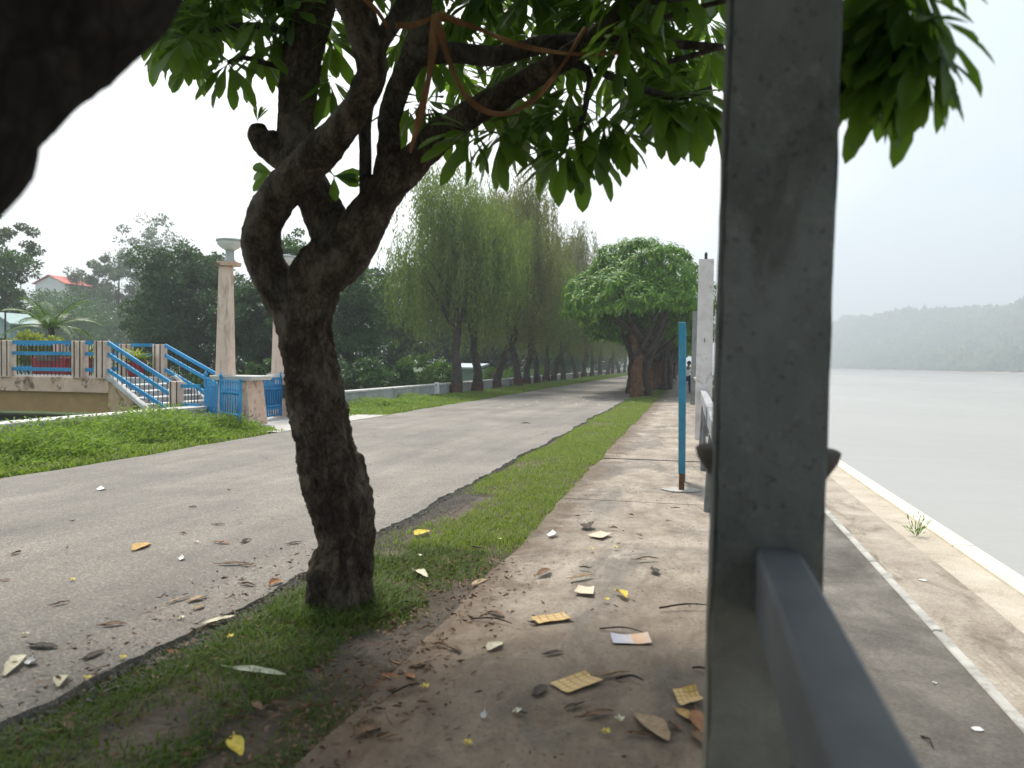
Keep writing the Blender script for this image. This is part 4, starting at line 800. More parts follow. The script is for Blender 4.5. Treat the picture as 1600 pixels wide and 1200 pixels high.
def willow(x, y, label, seed, hgt=10.2, lean=0.0, bend=0, mat='leaf_willow'):
    r = thing('weeping_tree', (x, y, 0), label, 'tree', 'weeping trees along the low wall'); loc = Vector((x, y, 0)); rs = random.Random(seed)
    tp = [loc+Vector((0, 0, -.1)), loc+Vector((lean*.1+.05, 0, .9)), loc+Vector((-.1+lean*.5+bend*.6, .1, 2.0)), loc+Vector((.0+lean+bend, .1, 3.2)), loc+Vector((-.15+lean, .2, 4.8)), loc+Vector((.1+lean, .1, hgt*.72))]
    m = MB(); m.tube(tp, [.31, .23, .2, .175, .12, .05], 14, .17, .14, freq=1.2, seed=seed); tr = build('trunk', m, M['bark_far'], r, True)
    m = MB(); m.tube([loc+Vector((0, 0, -.12)), loc+Vector((.01, 0, .18)), loc+Vector((lean*.05+.02, 0, .42))], [.35, .31, .285], 16, .12, .08, freq=1.2, seed=seed); build('painted_band', m, M['redband'], tr, True)
    tips = []
    for k in range(13):
        a = k*2.4+rs.random(); z0 = rs.uniform(2.6, 5.8); q = rs.uniform(1.0, 2.3); s = loc+Vector((lean*min(1, z0/3)+.0, .1, z0)); e = loc+Vector((lean+q*math.cos(a), q*math.sin(a), min(hgt-.8, z0+rs.uniform(2, 4.2))))
        m = MB(); m.tube([s, s.lerp(e, .35)+Vector((0, 0, .3)), s.lerp(e, .7)+Vector((0, 0, .4)), e], [.10, .075, .05, .02], 7, .08, .25); build('branch', m, M['bark_far'], r, True); tips.append(np.array(e-loc))
    P, D, Ls = [], [], []
    blob = [np.array([rs.uniform(-1.5, 1.5)+lean, rs.uniform(-1.5, 1.5), rs.uniform(.55, .93)*hgt]) for _ in range(10)]+tips
    for i in range(1200):
        c = blob[rs.randrange(len(blob))]+rng.normal(size=3)*[.62, .62, .65]; ln = rs.uniform(.9, 3.2)*(1 if c[2] > 4 else .6); az = rs.random()*6.28; out = np.array([math.cos(az), math.sin(az), 0])*rs.uniform(.1, .5)
        k = int(ln*15); t = np.linspace(0, 1, k)[:, None]; pp = c+out*(1-(1-t)**2)+np.array([0, 0, -1])*ln*t**1.25+rng.normal(size=(k, 3))*.05
        pp = pp[pp[:, 2] > 1.9]; P.append(pp); D.append(np.tile([0, 0, -1.0], (len(pp), 1))+rng.normal(size=(len(pp), 3))*.42)
    P = np.concatenate(P); V, Fq = cards(P, np.concatenate(D), rng.uniform(.14, .32, len(P)), rng.uniform(.032, .058, len(P))); link('crown', npmesh('crown', V, Fq), M[mat], r); return r
wl = [willow(-10.9, 36.0, 'weeping tree with straight trunk just past the first white marker post', 21, 11.2, .0, 0, 'leaf_willow_green'),
      willow(-10.75, 39.2, 'weeping tree with slightly bent trunk, second trunk along the low wall', 22, 11.8, -.3, .1, 'leaf_willow_green'), willow(-11.2, 45.0, 'weeping tree whose trunk curves sharply to one side near the ground', 23, 12.4, .9, .25)]
WM = {o.name: kids(o) for o in wl}
for o in wl:
    for c in WM[o.name]: WM[c.name] = kids(c)
for i, y in enumerate([49.5, 53.5, 58, 61.5, 66, 71.5, 78, 86, 94, 103, 113, 124, 137, 152, 170]):
    c = copy_tree(wl[[2, 1, 2, 0, 2, 1][i % 6]], None, WM); c.location = (-10.9-.013*max(0, y-40)+random.uniform(-.2, .2), y, 0); c.rotation_euler.z = 1.1*i+2.2; s = random.uniform(.95, 1.12); c.scale = (s, s, s*random.uniform(.95, 1.08)); c['label'] = f'weeping tree along the low wall, {ordn[i+2]} trunk counted from the near end'
def broad(x, y, hgt, rad, label, seed, mat, nclump=60, per=190, ls=(.12, .24), airy=.5, z0=.3, name='broadleaf_tree', cat='tree', grp=None, trunk=True, flat=1.0, trw=.3):
    r = thing(name, (x, y, -.05), label, cat, grp); rs = random.Random(seed); lo = Vector((x, y, -.05))
    cz = hgt*(z0+1)/2; hz = hgt*(1-z0)/2; P, D = [], []; ends = []
    for k in range(nclump):
        d = sphere_dirs(1)[0]; q = rs.random()**.4*(1+.2*nz3(d[0]*2+seed, d[1]*2, d[2]*2)); c = np.array([d[0]*rad*q, d[1]*rad*q, cz+d[2]*hz*q*flat]); ends.append(c)
        m = int(per*rs.uniform(.5, 1.3)); s = rad*(.13+.12*rs.random())*(1 if airy < .6 else .75)
        sd = sphere_dirs(m); pr = rng.random((m, 1))**.5; pp = c+sd*pr*s*np.array([1.25, 1.25, .75]); P.append(pp); D.append(sd+np.array([0, 0, -.35])+rng.normal(size=(m, 3))*.5)
    P = np.concatenate(P); V, Fq = cards(P, np.concatenate(D), rng.uniform(*ls, len(P)), rng.uniform(ls[0]*.5, ls[1]*.55, len(P)))
    if trunk:
        m = MB(); m.tube([lo, lo+Vector((.1, 0, hgt*.2)), lo+Vector((-.15*trw, .1, hgt*.45)), lo+Vector((.1, 0, hgt*.8))], [trw, trw*.8, trw*.6, trw*.15], 10, .12, .4, freq=.8); build('trunk', m, M['bark_far'], r, True)
        for c in rs.sample(ends, min(11, len(ends))):
            e = lo+Vector(c); s = lo+Vector((0, 0, min(c[2]*.6, hgt*.7))); m = MB(); m.tube([s, s.lerp(e, .5)+Vector((0, 0, .2)), e], [trw*.35, trw*.22, trw*.08], 6); build('branch', m, M['bark_far'], r, True)
    else:
        m = MB()
        for c in rs.sample(ends, min(8, len(ends))): m.tube([lo, lo+Vector(c)*.5+Vector((0, 0, .1)), lo+Vector(c)], [.035, .025, .012], 6)
        build('stem', m, M['bark_far'], r)
    link('crown' if trunk else 'foliage', npmesh('crown', V, Fq), M[mat], r); return r
bg = 'trees beyond the low wall'
def tree_at(px, ptop, Y, halfpx, label, seed, mat, **k):
    p = AY(px, ptop, Y); d = p.x*_f[0]+Y*_f[1]; return broad(p.x, Y, p.z, halfpx*d/F, label, seed, mat, grp=bg, **k)
tree_at(6, 335, 44, 62, 'hazy loose tree at the picture edge above the pale hut', 31, 'leaf_grey', nclump=75, per=150, airy=.7, z0=.2, ls=(.14, .28))
tree_at(-60, 300, 40, 75, 'tall darker tree cut off by the picture edge behind the bridge', 32, 'leaf_mid', nclump=60, per=170, z0=.15, ls=(.14, .28))
tree_at(135, 405, 105, 52, 'small grey-green hazy tree beside the red roof', 33, 'leaf_grey', nclump=80, per=150, airy=.7, z0=.05, ls=(.28, .55))
tree_at(185, 372, 95, 50, 'mid-height hazy grey-green tree left of the big dark tree', 34, 'leaf_grey', nclump=80, per=150, airy=.7, z0=.05, ls=(.26, .5))
tree_at(238, 322, 115, 62, 'tallest thin-crowned hazy tree rising behind the big dark tree', 35, 'leaf_grey', nclump=95, per=100, airy=.8, z0=.2, ls=(.3, .55))
tree_at(300, 366, 38, 92, 'big dense dark green tree behind the gate column', 36, 'leaf_dark', nclump=150, per=280, z0=.04, ls=(.12, .24), trw=.45)
tree_at(402, 372, 100, 52, 'thin hazy tree showing behind the first lamp', 37, 'leaf_grey', nclump=70, per=110, airy=.8, z0=.1, ls=(.26, .5))
tree_at(462, 345, 34, 45, 'fresh green tree seen between the trunk and the second lamp', 38, 'leaf_mid', nclump=70, per=170, z0=.1, ls=(.1, .2))
tree_at(545, 395, 36, 78, 'dark leafy tree right behind the forked trunk', 39, 'leaf_mid', nclump=120, per=240, z0=.04, ls=(.1, .22))
tree_at(610, 415, 50, 70, 'dark tree standing behind the first weeping tree', 40, 'leaf_dark', nclump=110, per=220, z0=.04, ls=(.14, .28))
tree_at(700, 440, 66, 95, 'dark bushy tree far behind the first two weeping trunks', 41, 'leaf_dark', nclump=110, per=220, z0=.02, ls=(.16, .32))
tree_at(800, 470, 90, 90, 'far dark tree mass glimpsed between the weeping trunks', 42, 'leaf_dark', nclump=100, per=200, z0=.02, ls=(.2, .4))
tree_at(72, 445, 75, 75, 'low dark hazy tree under the red roof', 43, 'leaf_mid', nclump=90, per=160, z0=.02, ls=(.2, .36))
tree_at(255, 455, 46, 60, 'lower dark tree behind the stair railing', 44, 'leaf_dark', nclump=90, per=200, z0=.02, ls=(.14, .26))
tree_at(390, 440, 34, 50, 'dark green tree behind the open gate leaf', 45, 'leaf_dark', nclump=80, per=200, z0=.02, ls=(.12, .24))
tree_at(905, 492, 135, 70, 'far dark tree behind the middle of the weeping row', 49, 'leaf_dark', nclump=90, per=190, z0=.0, ls=(.3, .55))
tree_at(860, 500, 105, 60, 'dark leafy tree behind the seventh weeping trunk', 50, 'leaf_mid', nclump=90, per=190, z0=.0, ls=(.24, .45))
tree_at(760, 500, 72, 70, 'dark low tree behind the curved weeping trunk', 51, 'leaf_dark', nclump=90, per=190, z0=.0, ls=(.18, .34))
tree_at(960, 520, 190, 60, 'far tree closing the end of the road', 46, 'leaf_dark', nclump=60, per=160, z0=.02, ls=(.4, .7))
tree_at(160, 470, 90, 130, 'wide low hazy tree bank behind the footbridge', 47, 'leaf_mid', nclump=130, per=170, z0=.02, ls=(.25, .45))
tree_at(440, 470, 80, 120, 'wide hazy tree behind the gate', 48, 'leaf_mid', nclump=120, per=170, z0=.02, ls=(.25, .45))
sg = 'shrubs behind the low wall'
for j, (px, pt, Y, hp, mat, lab) in enumerate([(655, 545, 30, 28, 'leaf_light', 'light green shrub leaning over the low wall before the white marker'), (695, 560, 33, 26, 'leaf_light', 'pale broad-leaved shrub behind the white marker post'), (625, 570, 27, 26, 'leaf_mid', 'mid-green shrub over the low wall beside the big trunk'), (768, 572, 40, 24, 'leaf_light', 'bright shrub showing between the second and third weeping trunks'), (800, 575, 47, 20, 'leaf_light', 'small bright shrub behind the curved weeping trunk'), (585, 560, 25, 30, 'leaf_mid', 'dense shrub behind the low wall close to the big trunk'), (845, 572, 60, 22, 'leaf_light', 'bright shrub deep among the weeping trunks'), (560, 540, 30, 40, 'leaf_dark', 'dark tall shrub behind the low wall'), (480, 580, 24, 26, 'leaf_mid', 'shrub behind the second gate pier'), (300, 578, 25, 28, 'leaf_mid', 'shrub behind the staircase railing'), (405, 560, 30, 24, 'leaf_mid', 'shrub behind the closed gate leaf'), (672, 585, 29, 24, 'leaf_light', 'low light shrub hugging the wall near the marker post')]):
    rt = -AY(px, pt, 1.0).x; Y = max(Y, 12.5/rt); p = AY(px, pt, Y); d = p.x*_f[0]+Y*_f[1]; broad(p.x, Y, max(p.z, .9), hp*d/F, lab, 60+j, mat, 26, 90, (.09, .2), .5, 0, 'shrub', 'shrub', sg, False)
# yellow bush and palm behind the footbridge
p = AY(58, 512, 21); broad(p.x, 21, p.z, .75, 'round yellow-green bush behind the footbridge railing', 80, 'leaf_yellow', 30, 110, (.08, .18), .5, .45, 'shrub', 'shrub', sg, False)
p = AY(80, 480, 23.5); pr = thing('palm_tree', (p.x, 23.5, 0), 'small palm with arching fronds behind the footbridge', 'palm'); top = Vector((p.x, 23.5, p.z-.75))
q = MB(); q.tube([(p.x, 23.5, -.1), (p.x+.1, 23.5, 1), top], [.16, .12, .10], 10, .1, .15); build('trunk', q, M['bark_far'], pr, True)
for k in range(11):
    az = k*.571+.2; el = [1.1, .7, .4, .9][k % 4]; Lf = 1.7; pts = []; dv = Vector((math.cos(az)*math.cos(el), math.sin(az)*math.cos(el), math.sin(el))); c = top.copy()
    for t in range(9):
        pts.append(c.copy()); c = c+dv*(Lf/8); dv = (dv+Vector((0, 0, -.17))).normalized()
    q = MB(); q.tube(pts, [.02]*8+[.006], 5)
    for t in range(1, 9):
        d0 = (pts[t]-pts[t-1]).normalized(); sd = d0.cross(Vector((0, 0, 1))).normalized()
        for s in (-1, 1):
            for h in (0, .33, .66):
                a0 = pts[t-1].lerp(pts[t], h); e = a0+(sd*s*.8+d0*.7+Vector((0, 0, -.35))).normalized()*(.42-.02*t); wv = d0*.028; q.add([a0-wv*.5, a0.lerp(e, .4)+wv, e, a0.lerp(e, .4)-wv], [(0, 1, 2, 3)])
    build('frond', q, M['palm'], pr)
# ------------------------------------------------------------------ far buildings
def house(x, y, w, d, z1, zr, wall, roof, label, gable=True):
    r = thing('house', (x, y, 0), label, 'house'); q = MB(); q.box(x-w/2, x+w/2, y, y+d, -.1, z1); q.add([(x-w/2, y, z1), (x+w/2, y, z1), (x, y, zr-.12)], [(0, 1, 2)]); build('wall', q, M[wall], r)
    q = MB()
    for s in (-1, 1):
        q.obox((x+s*.0, y-.3, zr), (x+s*.0, y+d+.3, zr), .05, .05)
        q.add([(x, y-.35, zr), (x+s*(w/2+.35), y-.35, z1-.12), (x+s*(w/2+.35), y+d+.35, z1-.12), (x, y+d+.35, zr), (x, y-.35, zr+.08), (x+s*(w/2+.35), y-.35, z1-.04), (x+s*(w/2+.35), y+d+.35, z1-.04), (x, y+d+.35, zr+.08)], [(0, 1, 2, 3), (7, 6, 5, 4), (0, 4, 5, 1), (1, 5, 6, 2), (2, 6, 7, 3)])
    build('roof', q, M[roof], r)
    for sx in (-.22, .22):
        q = MB(); q.box(x+sx*w-.35, x+sx*w+.35, y-.03, y+.02, z1*.4, z1*.75); wn = build('window', q, M['stripe'], r); q = MB(); q.box(x+sx*w-.42, x+sx*w+.42, y-.05, y-.032, z1*.4-.1, z1*.4-.01); build('sill', q, M['white'], wn)
    return r
p = AY(-2, 490, 36); house(p.x, 36, 1.5, 1.6, p.z-.5, p.z, 'hut', 'hut', 'pale green hut with a light gable behind the footbridge')
p = AY(78, 430, 100); house(p.x, 100, 5.2, 8, p.z-1.2, p.z, 'white', 'redroof', 'distant building with a red roof above the hazy trees')
p = AY(722, 570, 52); r = thing('shed', (p.x, 52, 0), 'pale blue sheet-roofed shed glimpsed between weeping trunks', 'shed'); q = MB(); q.box(p.x-.9, p.x+.9, 52, 55, -.1, p.z-.28); build('wall', q, M['hut'], r)
q = MB(); q.add([(p.x-1.1, 51.6, p.z-.30), (p.x+1.1, 51.6, p.z-.30), (p.x+1.1, 55.3, p.z-.05), (p.x-1.1, 55.3, p.z-.05), (p.x-1.1, 51.6, p.z-.16), (p.x+1.1, 51.6, p.z-.16), (p.x+1.1, 55.3, p.z+.1), (p.x-1.1, 55.3, p.z+.1)], [(3, 2, 1, 0), (4, 5, 6, 7), (0, 1, 5, 4), (1, 2, 6, 5), (2, 3, 7, 6), (3, 0, 4, 7)]); build('roof', q, M['shedblue'], r)
p = AY(8, 560, 30); r = thing('utility_pole', (p.x, 30, 0), 'thin dark pole standing before the pale green hut', 'pole'); q = MB(); q.tube([(p.x, 30, -.1), (p.x+.03, 30, AY(8, 455, 30).z)], [.05, .035], 8); build('shaft', q, M['bark_far'], r)
q = MB(); q.box(p.x-.25, p.x+.28, 29.97, 30.03, AY(8, 470, 30).z, AY(8, 470, 30).z+.06); build('crossarm', q, M['bark_far'], r)
# weed on the pale terrace and greenery by the rail
q = MB(); p = G(1432, 838, -1.0); r = thing('weed_plant', p, 'small wispy weed growing from the pale river terrace', 'weed'); n = 60; d = sphere_dirs(n); d[:, 2] = abs(d[:, 2])+.6; V, Fq = cards(d*rng.uniform(.02, .2, (n, 1)), d, .09, .02); link('foliage', npmesh('foliage', V, Fq), M['leaf_light'], r)
q.tube([p, p+Vector((.02, 0, .2))], [.006, .003], 5); build('stem', q, M['bark_far'], r)
broad(.95, 34, 1.45, .7, 'green bush on the terrace edge just past the whitewashed pillar', 90, 'leaf_light', 24, 90, (.08, .16), .5, 0, 'shrub', 'shrub', None, False)

# ================================================================== PERSON at the far rail
def person(x, y, label):
    r = thing('person', (x, y, 0), label, 'person'); J = {'pelvis': (0, 0, .88), 'waist': (0, -.0, 1.03), 'chest': (.03, -.02, 1.25), 'neck': (.05, -.03, 1.43), 'head': (.08, -.05, 1.52), 'crown': (.08, -.05, 1.64),
        'hl': (-.1, .02, .84), 'kl': (-.12, -.06, .48), 'al': (-.12, .02, .09), 'tl': (-.14, -.14, .04), 'hr': (.1, 0, .84), 'kr': (.12, -.03, .47), 'ar': (.14, .06, .09), 'tr': (.14, -.1, .04),
        'sl': (-.16, -.02, 1.36), 'el': (-.24, -.06, 1.1), 'wl': (-.12, -.22, .98), 'fl': (-.06, -.28, .96), 'sr': (.2, -.02, 1.36), 'er': (.3, -.05, 1.1), 'wr': (.26, -.24, 1.02), 'fr': (.22, -.31, 1.01)}
    rad = dict(pelvis=.145, waist=.125, chest=.15, neck=.055, head=.085, crown=.07, hl=.085, kl=.062, al=.042, tl=.035, hr=.085, kr=.062, ar=.042, tr=.035, sl=.06, el=.045, wl=.03, fl=.026, sr=.06, er=.045, wr=.03, fr=.026)
    E_ = [('pelvis', 'waist'), ('waist', 'chest'), ('chest', 'neck'), ('neck', 'head'), ('head', 'crown'), ('pelvis', 'hl'), ('hl', 'kl'), ('kl', 'al'), ('al', 'tl'), ('pelvis', 'hr'), ('hr', 'kr'), ('kr', 'ar'), ('ar', 'tr'), ('chest', 'sl'), ('sl', 'el'), ('el', 'wl'), ('wl', 'fl'), ('chest', 'sr'), ('sr', 'er'), ('er', 'wr'), ('wr', 'fr')]
    def skin(name, keys, grow, mat, swap={}):
        kk = [k for k in J if k in keys]; me = bpy.data.meshes.new(name); me.from_pydata([swap.get(k, J[k]) for k in kk], [(kk.index(a), kk.index(b)) for a, b in E_ if a in kk and b in kk], []); o = link(name, me, M[mat], r)
        md = o.modifiers.new('skin', 'SKIN'); me.skin_vertices.new() if not me.skin_vertices else None
        for i, k in enumerate(kk): me.skin_vertices[0].data[i].radius = (rad[k]*grow, rad[k]*grow); me.skin_vertices[0].data[i].use_root = (i == 0)
        s = o.modifiers.new('sub', 'SUBSURF'); s.levels = 2; s.render_levels = 2; return o
    skin('body', set(J), .92, 'skin'); skin('shirt', {'pelvis', 'waist', 'chest', 'sl', 'el', 'sr', 'er'}, 1.1, 'shirt', {'el': (-.21, -.045, 1.2), 'er': (.26, -.04, 1.2)}); skin('trousers', {'pelvis', 'hl', 'kl', 'al', 'hr', 'kr', 'ar'}, 1.12, 'trouser', {'pelvis': (0, 0, .84)})
    q = MB(); q.lathe((x+.08, y-.035, 1.52), [(.098, 0), (.108, .06), (.1, .13), (.06, .17), (.01, .185)], 14); build('hair', q, M['hair'], r, True)
    for s in (-1, 1):
        q = MB(); q.tube([(x+.08+s*.03, y-.135, 1.555), (x+.08+s*.03, y-.142, 1.555)], [.012, .008], 8); build('eye', q, M['hair'], r)
    q = MB(); q.tube([(x+.08, y-.13, 1.54), (x+.08, y-.155, 1.515), (x+.08, y-.135, 1.505)], [.01, .016, .01], 8); build('nose', q, M['skin'], r, True)
    return r
person(-.18, 40.5, 'person in white shirt and dark trousers by the rail behind the whitewashed pillar')

# ================================================================== LITTER
def gz(p):
    if p.x < -2.66: return .003
    if p.x < -1.3: return float(vz(np.array([p.x]), np.array([p.y]))[0])+.02
    return .022
def fallen_leaf(p1_, p2_, kind, wr, label, group, curl=.5, seed=0, lift=.0):
    a = G(*p1_); b = G(*p2_); z = gz(a); a.z = b.z = z; d = b-a; L = d.length; d.normalize(); s = Vector((-d.y, d.x, 0)); W = L*wr; rs = random.Random(seed); V = []; n = 9; tw = rs.uniform(-.5, .5)
    for i in range(n):
        t = i/(n-1); w = W*.5*(math.sin(math.pi*min(1, t*.93+.04))**.8)*(1+.12*rs.uniform(-1, 1)); bow = .06*L*curl*(4*t*(1-t))*rs.uniform(.6, 1.3)+lift*t; off = s*(.10*L*math.sin(t*3+seed)*curl)
        for j in (-1, -.5, 0, .5, 1): V.append(a+d*(L*t)+off+s*w*j*(1-.35*curl*abs(j))+Vector((0, 0, .005+bow+w*abs(j)**1.5*curl*(.55+tw*j*.6)+.003*rs.random())))
    lo = [Vector(v)-Vector((0, 0, .0012)) for v in V]; m = MB(); k = len(V); f = [(i*5+j, i*5+j+1, (i+1)*5+j+1, (i+1)*5+j) for i in range(n-1) for j in range(4)]
    m.add(V+lo, f+[tuple(q+k for q in reversed(x)) for x in f]); m.tube([a-d*L*.16+Vector((0, 0, .012)), a+Vector((0, 0, .01)), a.lerp(b, .5)+Vector((0, 0, .004))], [.0022, .0026, .001], 5)
    return tag(build('fallen_leaf', m, LEAFC[kind], None, True, origin=a), label, 'leaf', group)
RD, PT, VG = 'dry leaves on the road', 'dry leaves on the footpath', 'leaves lying on the grass verge'
sm = {RD: 'small dry brown leaf among those scattered on the road', PT: 'small dark dry leaf among those scattered on the footpath', VG: 'small brown leaf among those lying in the grass verge'}
LV = [((208, 862), (235, 850), 'golden', .45, RD, 'golden-brown curled leaf on the open road'), ((332, 821), (352, 820), 'dark', .3, RD, None), ((0, 909), (17, 907), 'brown', .5, RD, None), ((79, 948), (109, 941), 'brown', .25, RD, None),
 ((47, 1009), (90, 1014), 'dark', .4, RD, 'large dark brown leaf lying flat on the asphalt'), ((129, 1033), (165, 1018), 'dark', .4, RD, 'dark brown leaf on asphalt next to the mossy verge edge'), ((157, 980), (197, 977), 'brown', .35, RD, None), ((264, 945), (296, 934), 'tan', .2, RD, 'thin tan leaf curled like a stick on the road'),
 ((296, 943), (322, 933), 'tan', .5, RD, 'pale tan curled leaf on the road edge, upper of two together'), ((302, 955), (319, 947), 'tan', .5, RD, 'pale tan curled leaf on the road edge, lower of two together'), ((341, 883), (390, 882), 'brown', .25, RD, 'long brown and tan curled leaf on the road near the trunk'), ((336, 848), (359, 851), 'orange', .3, RD, 'thin orange leaf on the road'),
 ((377, 850), (394, 844), 'dark', .35, RD, None), ((449, 852), (471, 848), 'dark', .3, RD, None), ((375, 914), (401, 916), 'brown', .4, RD, None), ((422, 917), (439, 909), 'orange', .6, RD, 'orange-brown leaf where the grass meets the road by the trunk'),
 ((313, 978), (369, 964), 'cream', .28, VG, 'long pale cream leaf on the grass edge by the road'), ((0, 1059), (44, 1026), 'cream', .35, RD, 'large cream curled leaf at the picture edge on the road'), ((88, 1076), (109, 1058), 'cream', .7, VG, 'small cream curled leaf standing on the road edge'), ((272, 1005), (337, 994), 'brown', .3, VG, 'long brown leaf on the edge of the mossy grass'),
 ((225, 1031), (276, 1018), 'grey', .4, VG, 'grey-brown leaf curled on the mossy grass edge'), ((161, 1078), (193, 1069), 'grey', .5, VG, 'grey dry leaf lying on the moss'), ((360, 1052), (446, 1063), 'palegreen', .2, VG, 'long pale green-grey leaf on the shaded grass'), ((366, 1158), (374, 1190), 'yellow', .42, VG, 'bright yellow leaf close to the camera in the dark grass'),
 ((262, 1009), (277, 1016), 'orange', .5, VG, None), ((94, 1129), (112, 1140), 'brown', .6, VG, None), ((650, 841), (670, 833), 'yellow', .55, VG, 'yellow leaf on the grass beside the broken road edge'), ((647, 897), (670, 907), 'cream', .4, VG, 'cream leaf on the grass right of the trunk'),
 ((737, 858), (761, 862), 'dark', .3, VG, None), ((838, 905), (861, 895), 'brown', .4, PT, None), ((890, 910), (929, 905), 'tan', .3, PT, 'tan curled leaf above the pale torn ticket'), ((991, 880), (1030, 879), 'tan', .2, PT, 'thin tan leaf lying across the path near the pillar'), ((1019, 893), (1026, 901), 'dark', .6, PT, None),
 ((764, 1025), (782, 1011), 'cream', .6, PT, 'oval cream leaf upright on the brown path'), ((850, 1031), (879, 1025), 'dark', .35, PT, None), ((834, 1096), (852, 1079), 'dark', .5, PT, 'crumpled dark leaf beside the big yellow ticket'), ((931, 1065), (986, 1060), 'tan', .28, PT, 'long tan leaf behind the big yellow ticket'), ((906, 1131), (960, 1122), 'brown', .3, PT, 'long brown folded leaf on the path below the big yellow ticket'),
 ((993, 1126), (1044, 1168), 'tan', .45, PT, 'large flat tan leaf on the path near the dark pillar'), ((544, 1141), (621, 1133), 'orange', .25, PT, 'long orange-brown leaf at the edge of the path'), ((552, 1162), (590, 1143), 'brown', .5, PT, 'crumpled brown leaf under the long orange-brown leaf'), ((598, 1164), (623, 1158), 'tan', .4, PT, None),
 ((600, 1056), (623, 1071), 'orange', .5, PT, 'orange-brown leaf in the small leaf heap beside the grass'), ((643, 1050), (674, 1042), 'brown', .4, PT, None), ((635, 1062), (647, 1069), 'orange', .6, PT, None), ((761, 963), (790, 970), 'brown', .4, PT, 'curled brown leaf left of the upper yellow ticket'), ((1055, 1118), (1083, 1135), 'golden', .5, PT, 'yellow-brown leaf under the ticket by the pillar foot'),
 ((1083, 1151), (1108, 1180), 'brown', .4, PT, 'brown leaf piled against the dark pillar foot'), ((1088, 1120), (1106, 1165), 'orange', .35, PT, 'orange-brown leaf leaning on the dark pillar foot'), ((1046, 1139), (1063, 1151), 'brown', .6, PT, None), ((736, 916), (765, 905), 'tan', .3, VG, None), ((962, 930), (980, 941), 'yellow', .5, PT, 'yellow leaf beside the pale torn ticket'),
 ((914, 823), (921, 831), 'dark', .7, PT, None), ((982, 808), (991, 810), 'dark', .5, PT, None), ((815, 662), (829, 662.2), 'dark', .3, RD, 'lone black curled leaf far out on the pale road'), ((610, 1035), (640, 1048), 'brown', .4, PT, None), ((580, 1075), (610, 1066), 'brown', .5, PT, None), ((700, 1020), (722, 1026), 'brown', .5, PT, None)]
for i, (a, b, kd, wr, grp, lab) in enumerate(LV): fallen_leaf(a, b, kd, wr, lab or sm[grp], grp, .25+.6*random.random(), i)
rs = random.Random(5)
for i in range(46):
    x, y = (rs.uniform(-5.5, -2.8), rs.uniform(2.6, 9)) if i % 3 == 0 else (rs.uniform(-1.25, .0), rs.uniform(2.4, 9)) if i % 3 == 1 else (rs.uniform(-1.9, -1.2), rs.uniform(2.3, 4.6)); grp = RD if i % 3 == 0 else PT if i % 3 == 1 else VG
    L = rs.uniform(.03, .10); an = rs.random()*6.28
    def toP(X, Y):
        dx, dy, dz = X, Y, -H; d = dx*_f[0]+dy*_f[1]+dz*_f[2]; xu = (dx*_r[0]+dy*_r[1])/d*F; yu = -(dx*_u[0]+dy*_u[1]+dz*_u[2])/d*F
        return (800+xu*math.cos(RO)-yu*math.sin(RO), 600+xu*math.sin(RO)+yu*math.cos(RO))
    fallen_leaf(toP(x, y), toP(x+L*math.cos(an), y+L*math.sin(an)), ['brown', 'dark', 'brown'][rs.randrange(3)], rs.uniform(.25, .6), sm[grp], grp, rs.uniform(.4, 1), 100+i)
def twig(p1_, p2_, label):
    a = G(*p1_); b = G(*p2_); a.z = gz(a)+.006; b.z = gz(b)+.014; c = a.lerp(b, .5)+Vector((.01, .02, .012)); m = MB(); m.tube([a, c, b], [.006, .005, .002], 6, .2, .02); e = c+(b-a).cross(Vector((0, 0, 1)))*.18; m.tube([c, e], [.003, .0015], 5)
    tag(build('twig', m, M['bark_far'], None, True, origin=a), label, 'twig', 'twigs on the footpath')
for a, b, l in [((1082, 1052), (1110, 1067), 'short dark twig near the dark pillar foot'), ((962, 1069), (1005, 1075), 'dark twig just below the long tan leaf'), ((937, 990), (1005, 998), 'long dark twig above the white and orange ticket'), ((612, 1093), (656, 1081), 'dark twig at the grass edge beside a yellow flower'), ((736, 974), (800, 984), 'dark twig left of the upper yellow ticket'), ((1030, 957), (1112, 955), 'long black twig along the path joint beside the pillar')]: twig(a, b, l)
def flower(px, py, yellow, label, grp, size=.030):
    p = G(px, py); p.z = gz(p)+.006; m = MB(); a0 = random.random()*6.28
    for k in range(5):
        a = a0+k*1.2566; u = Vector((math.cos(a), math.sin(a), 0)); s = Vector((-u.y, u.x, 0)); z = Vector((0, 0, 1)); V = [p+z*.004, p+u*size*.5+s*size*.34+z*(.010), p+u*size*1.05+s*size*.2+z*(.006+.012*((k*7+int(px)) % 5)/5), p+u*size*1.05-s*size*.12+z*.008, p+u*size*.5-s*size*.28+z*.006]
        m.add(V, [(0, 1, 2, 3, 4)], 1 if yellow else 0)
    m.lathe((p.x, p.y, p.z-.004), [(.004, 0), (size*.24, .012), (size*.16, .016)], 8, 1)
    return tag(build('fallen_flower', m, [M['petal'], M['petalyellow']], None, origin=p), label, 'flower', grp)
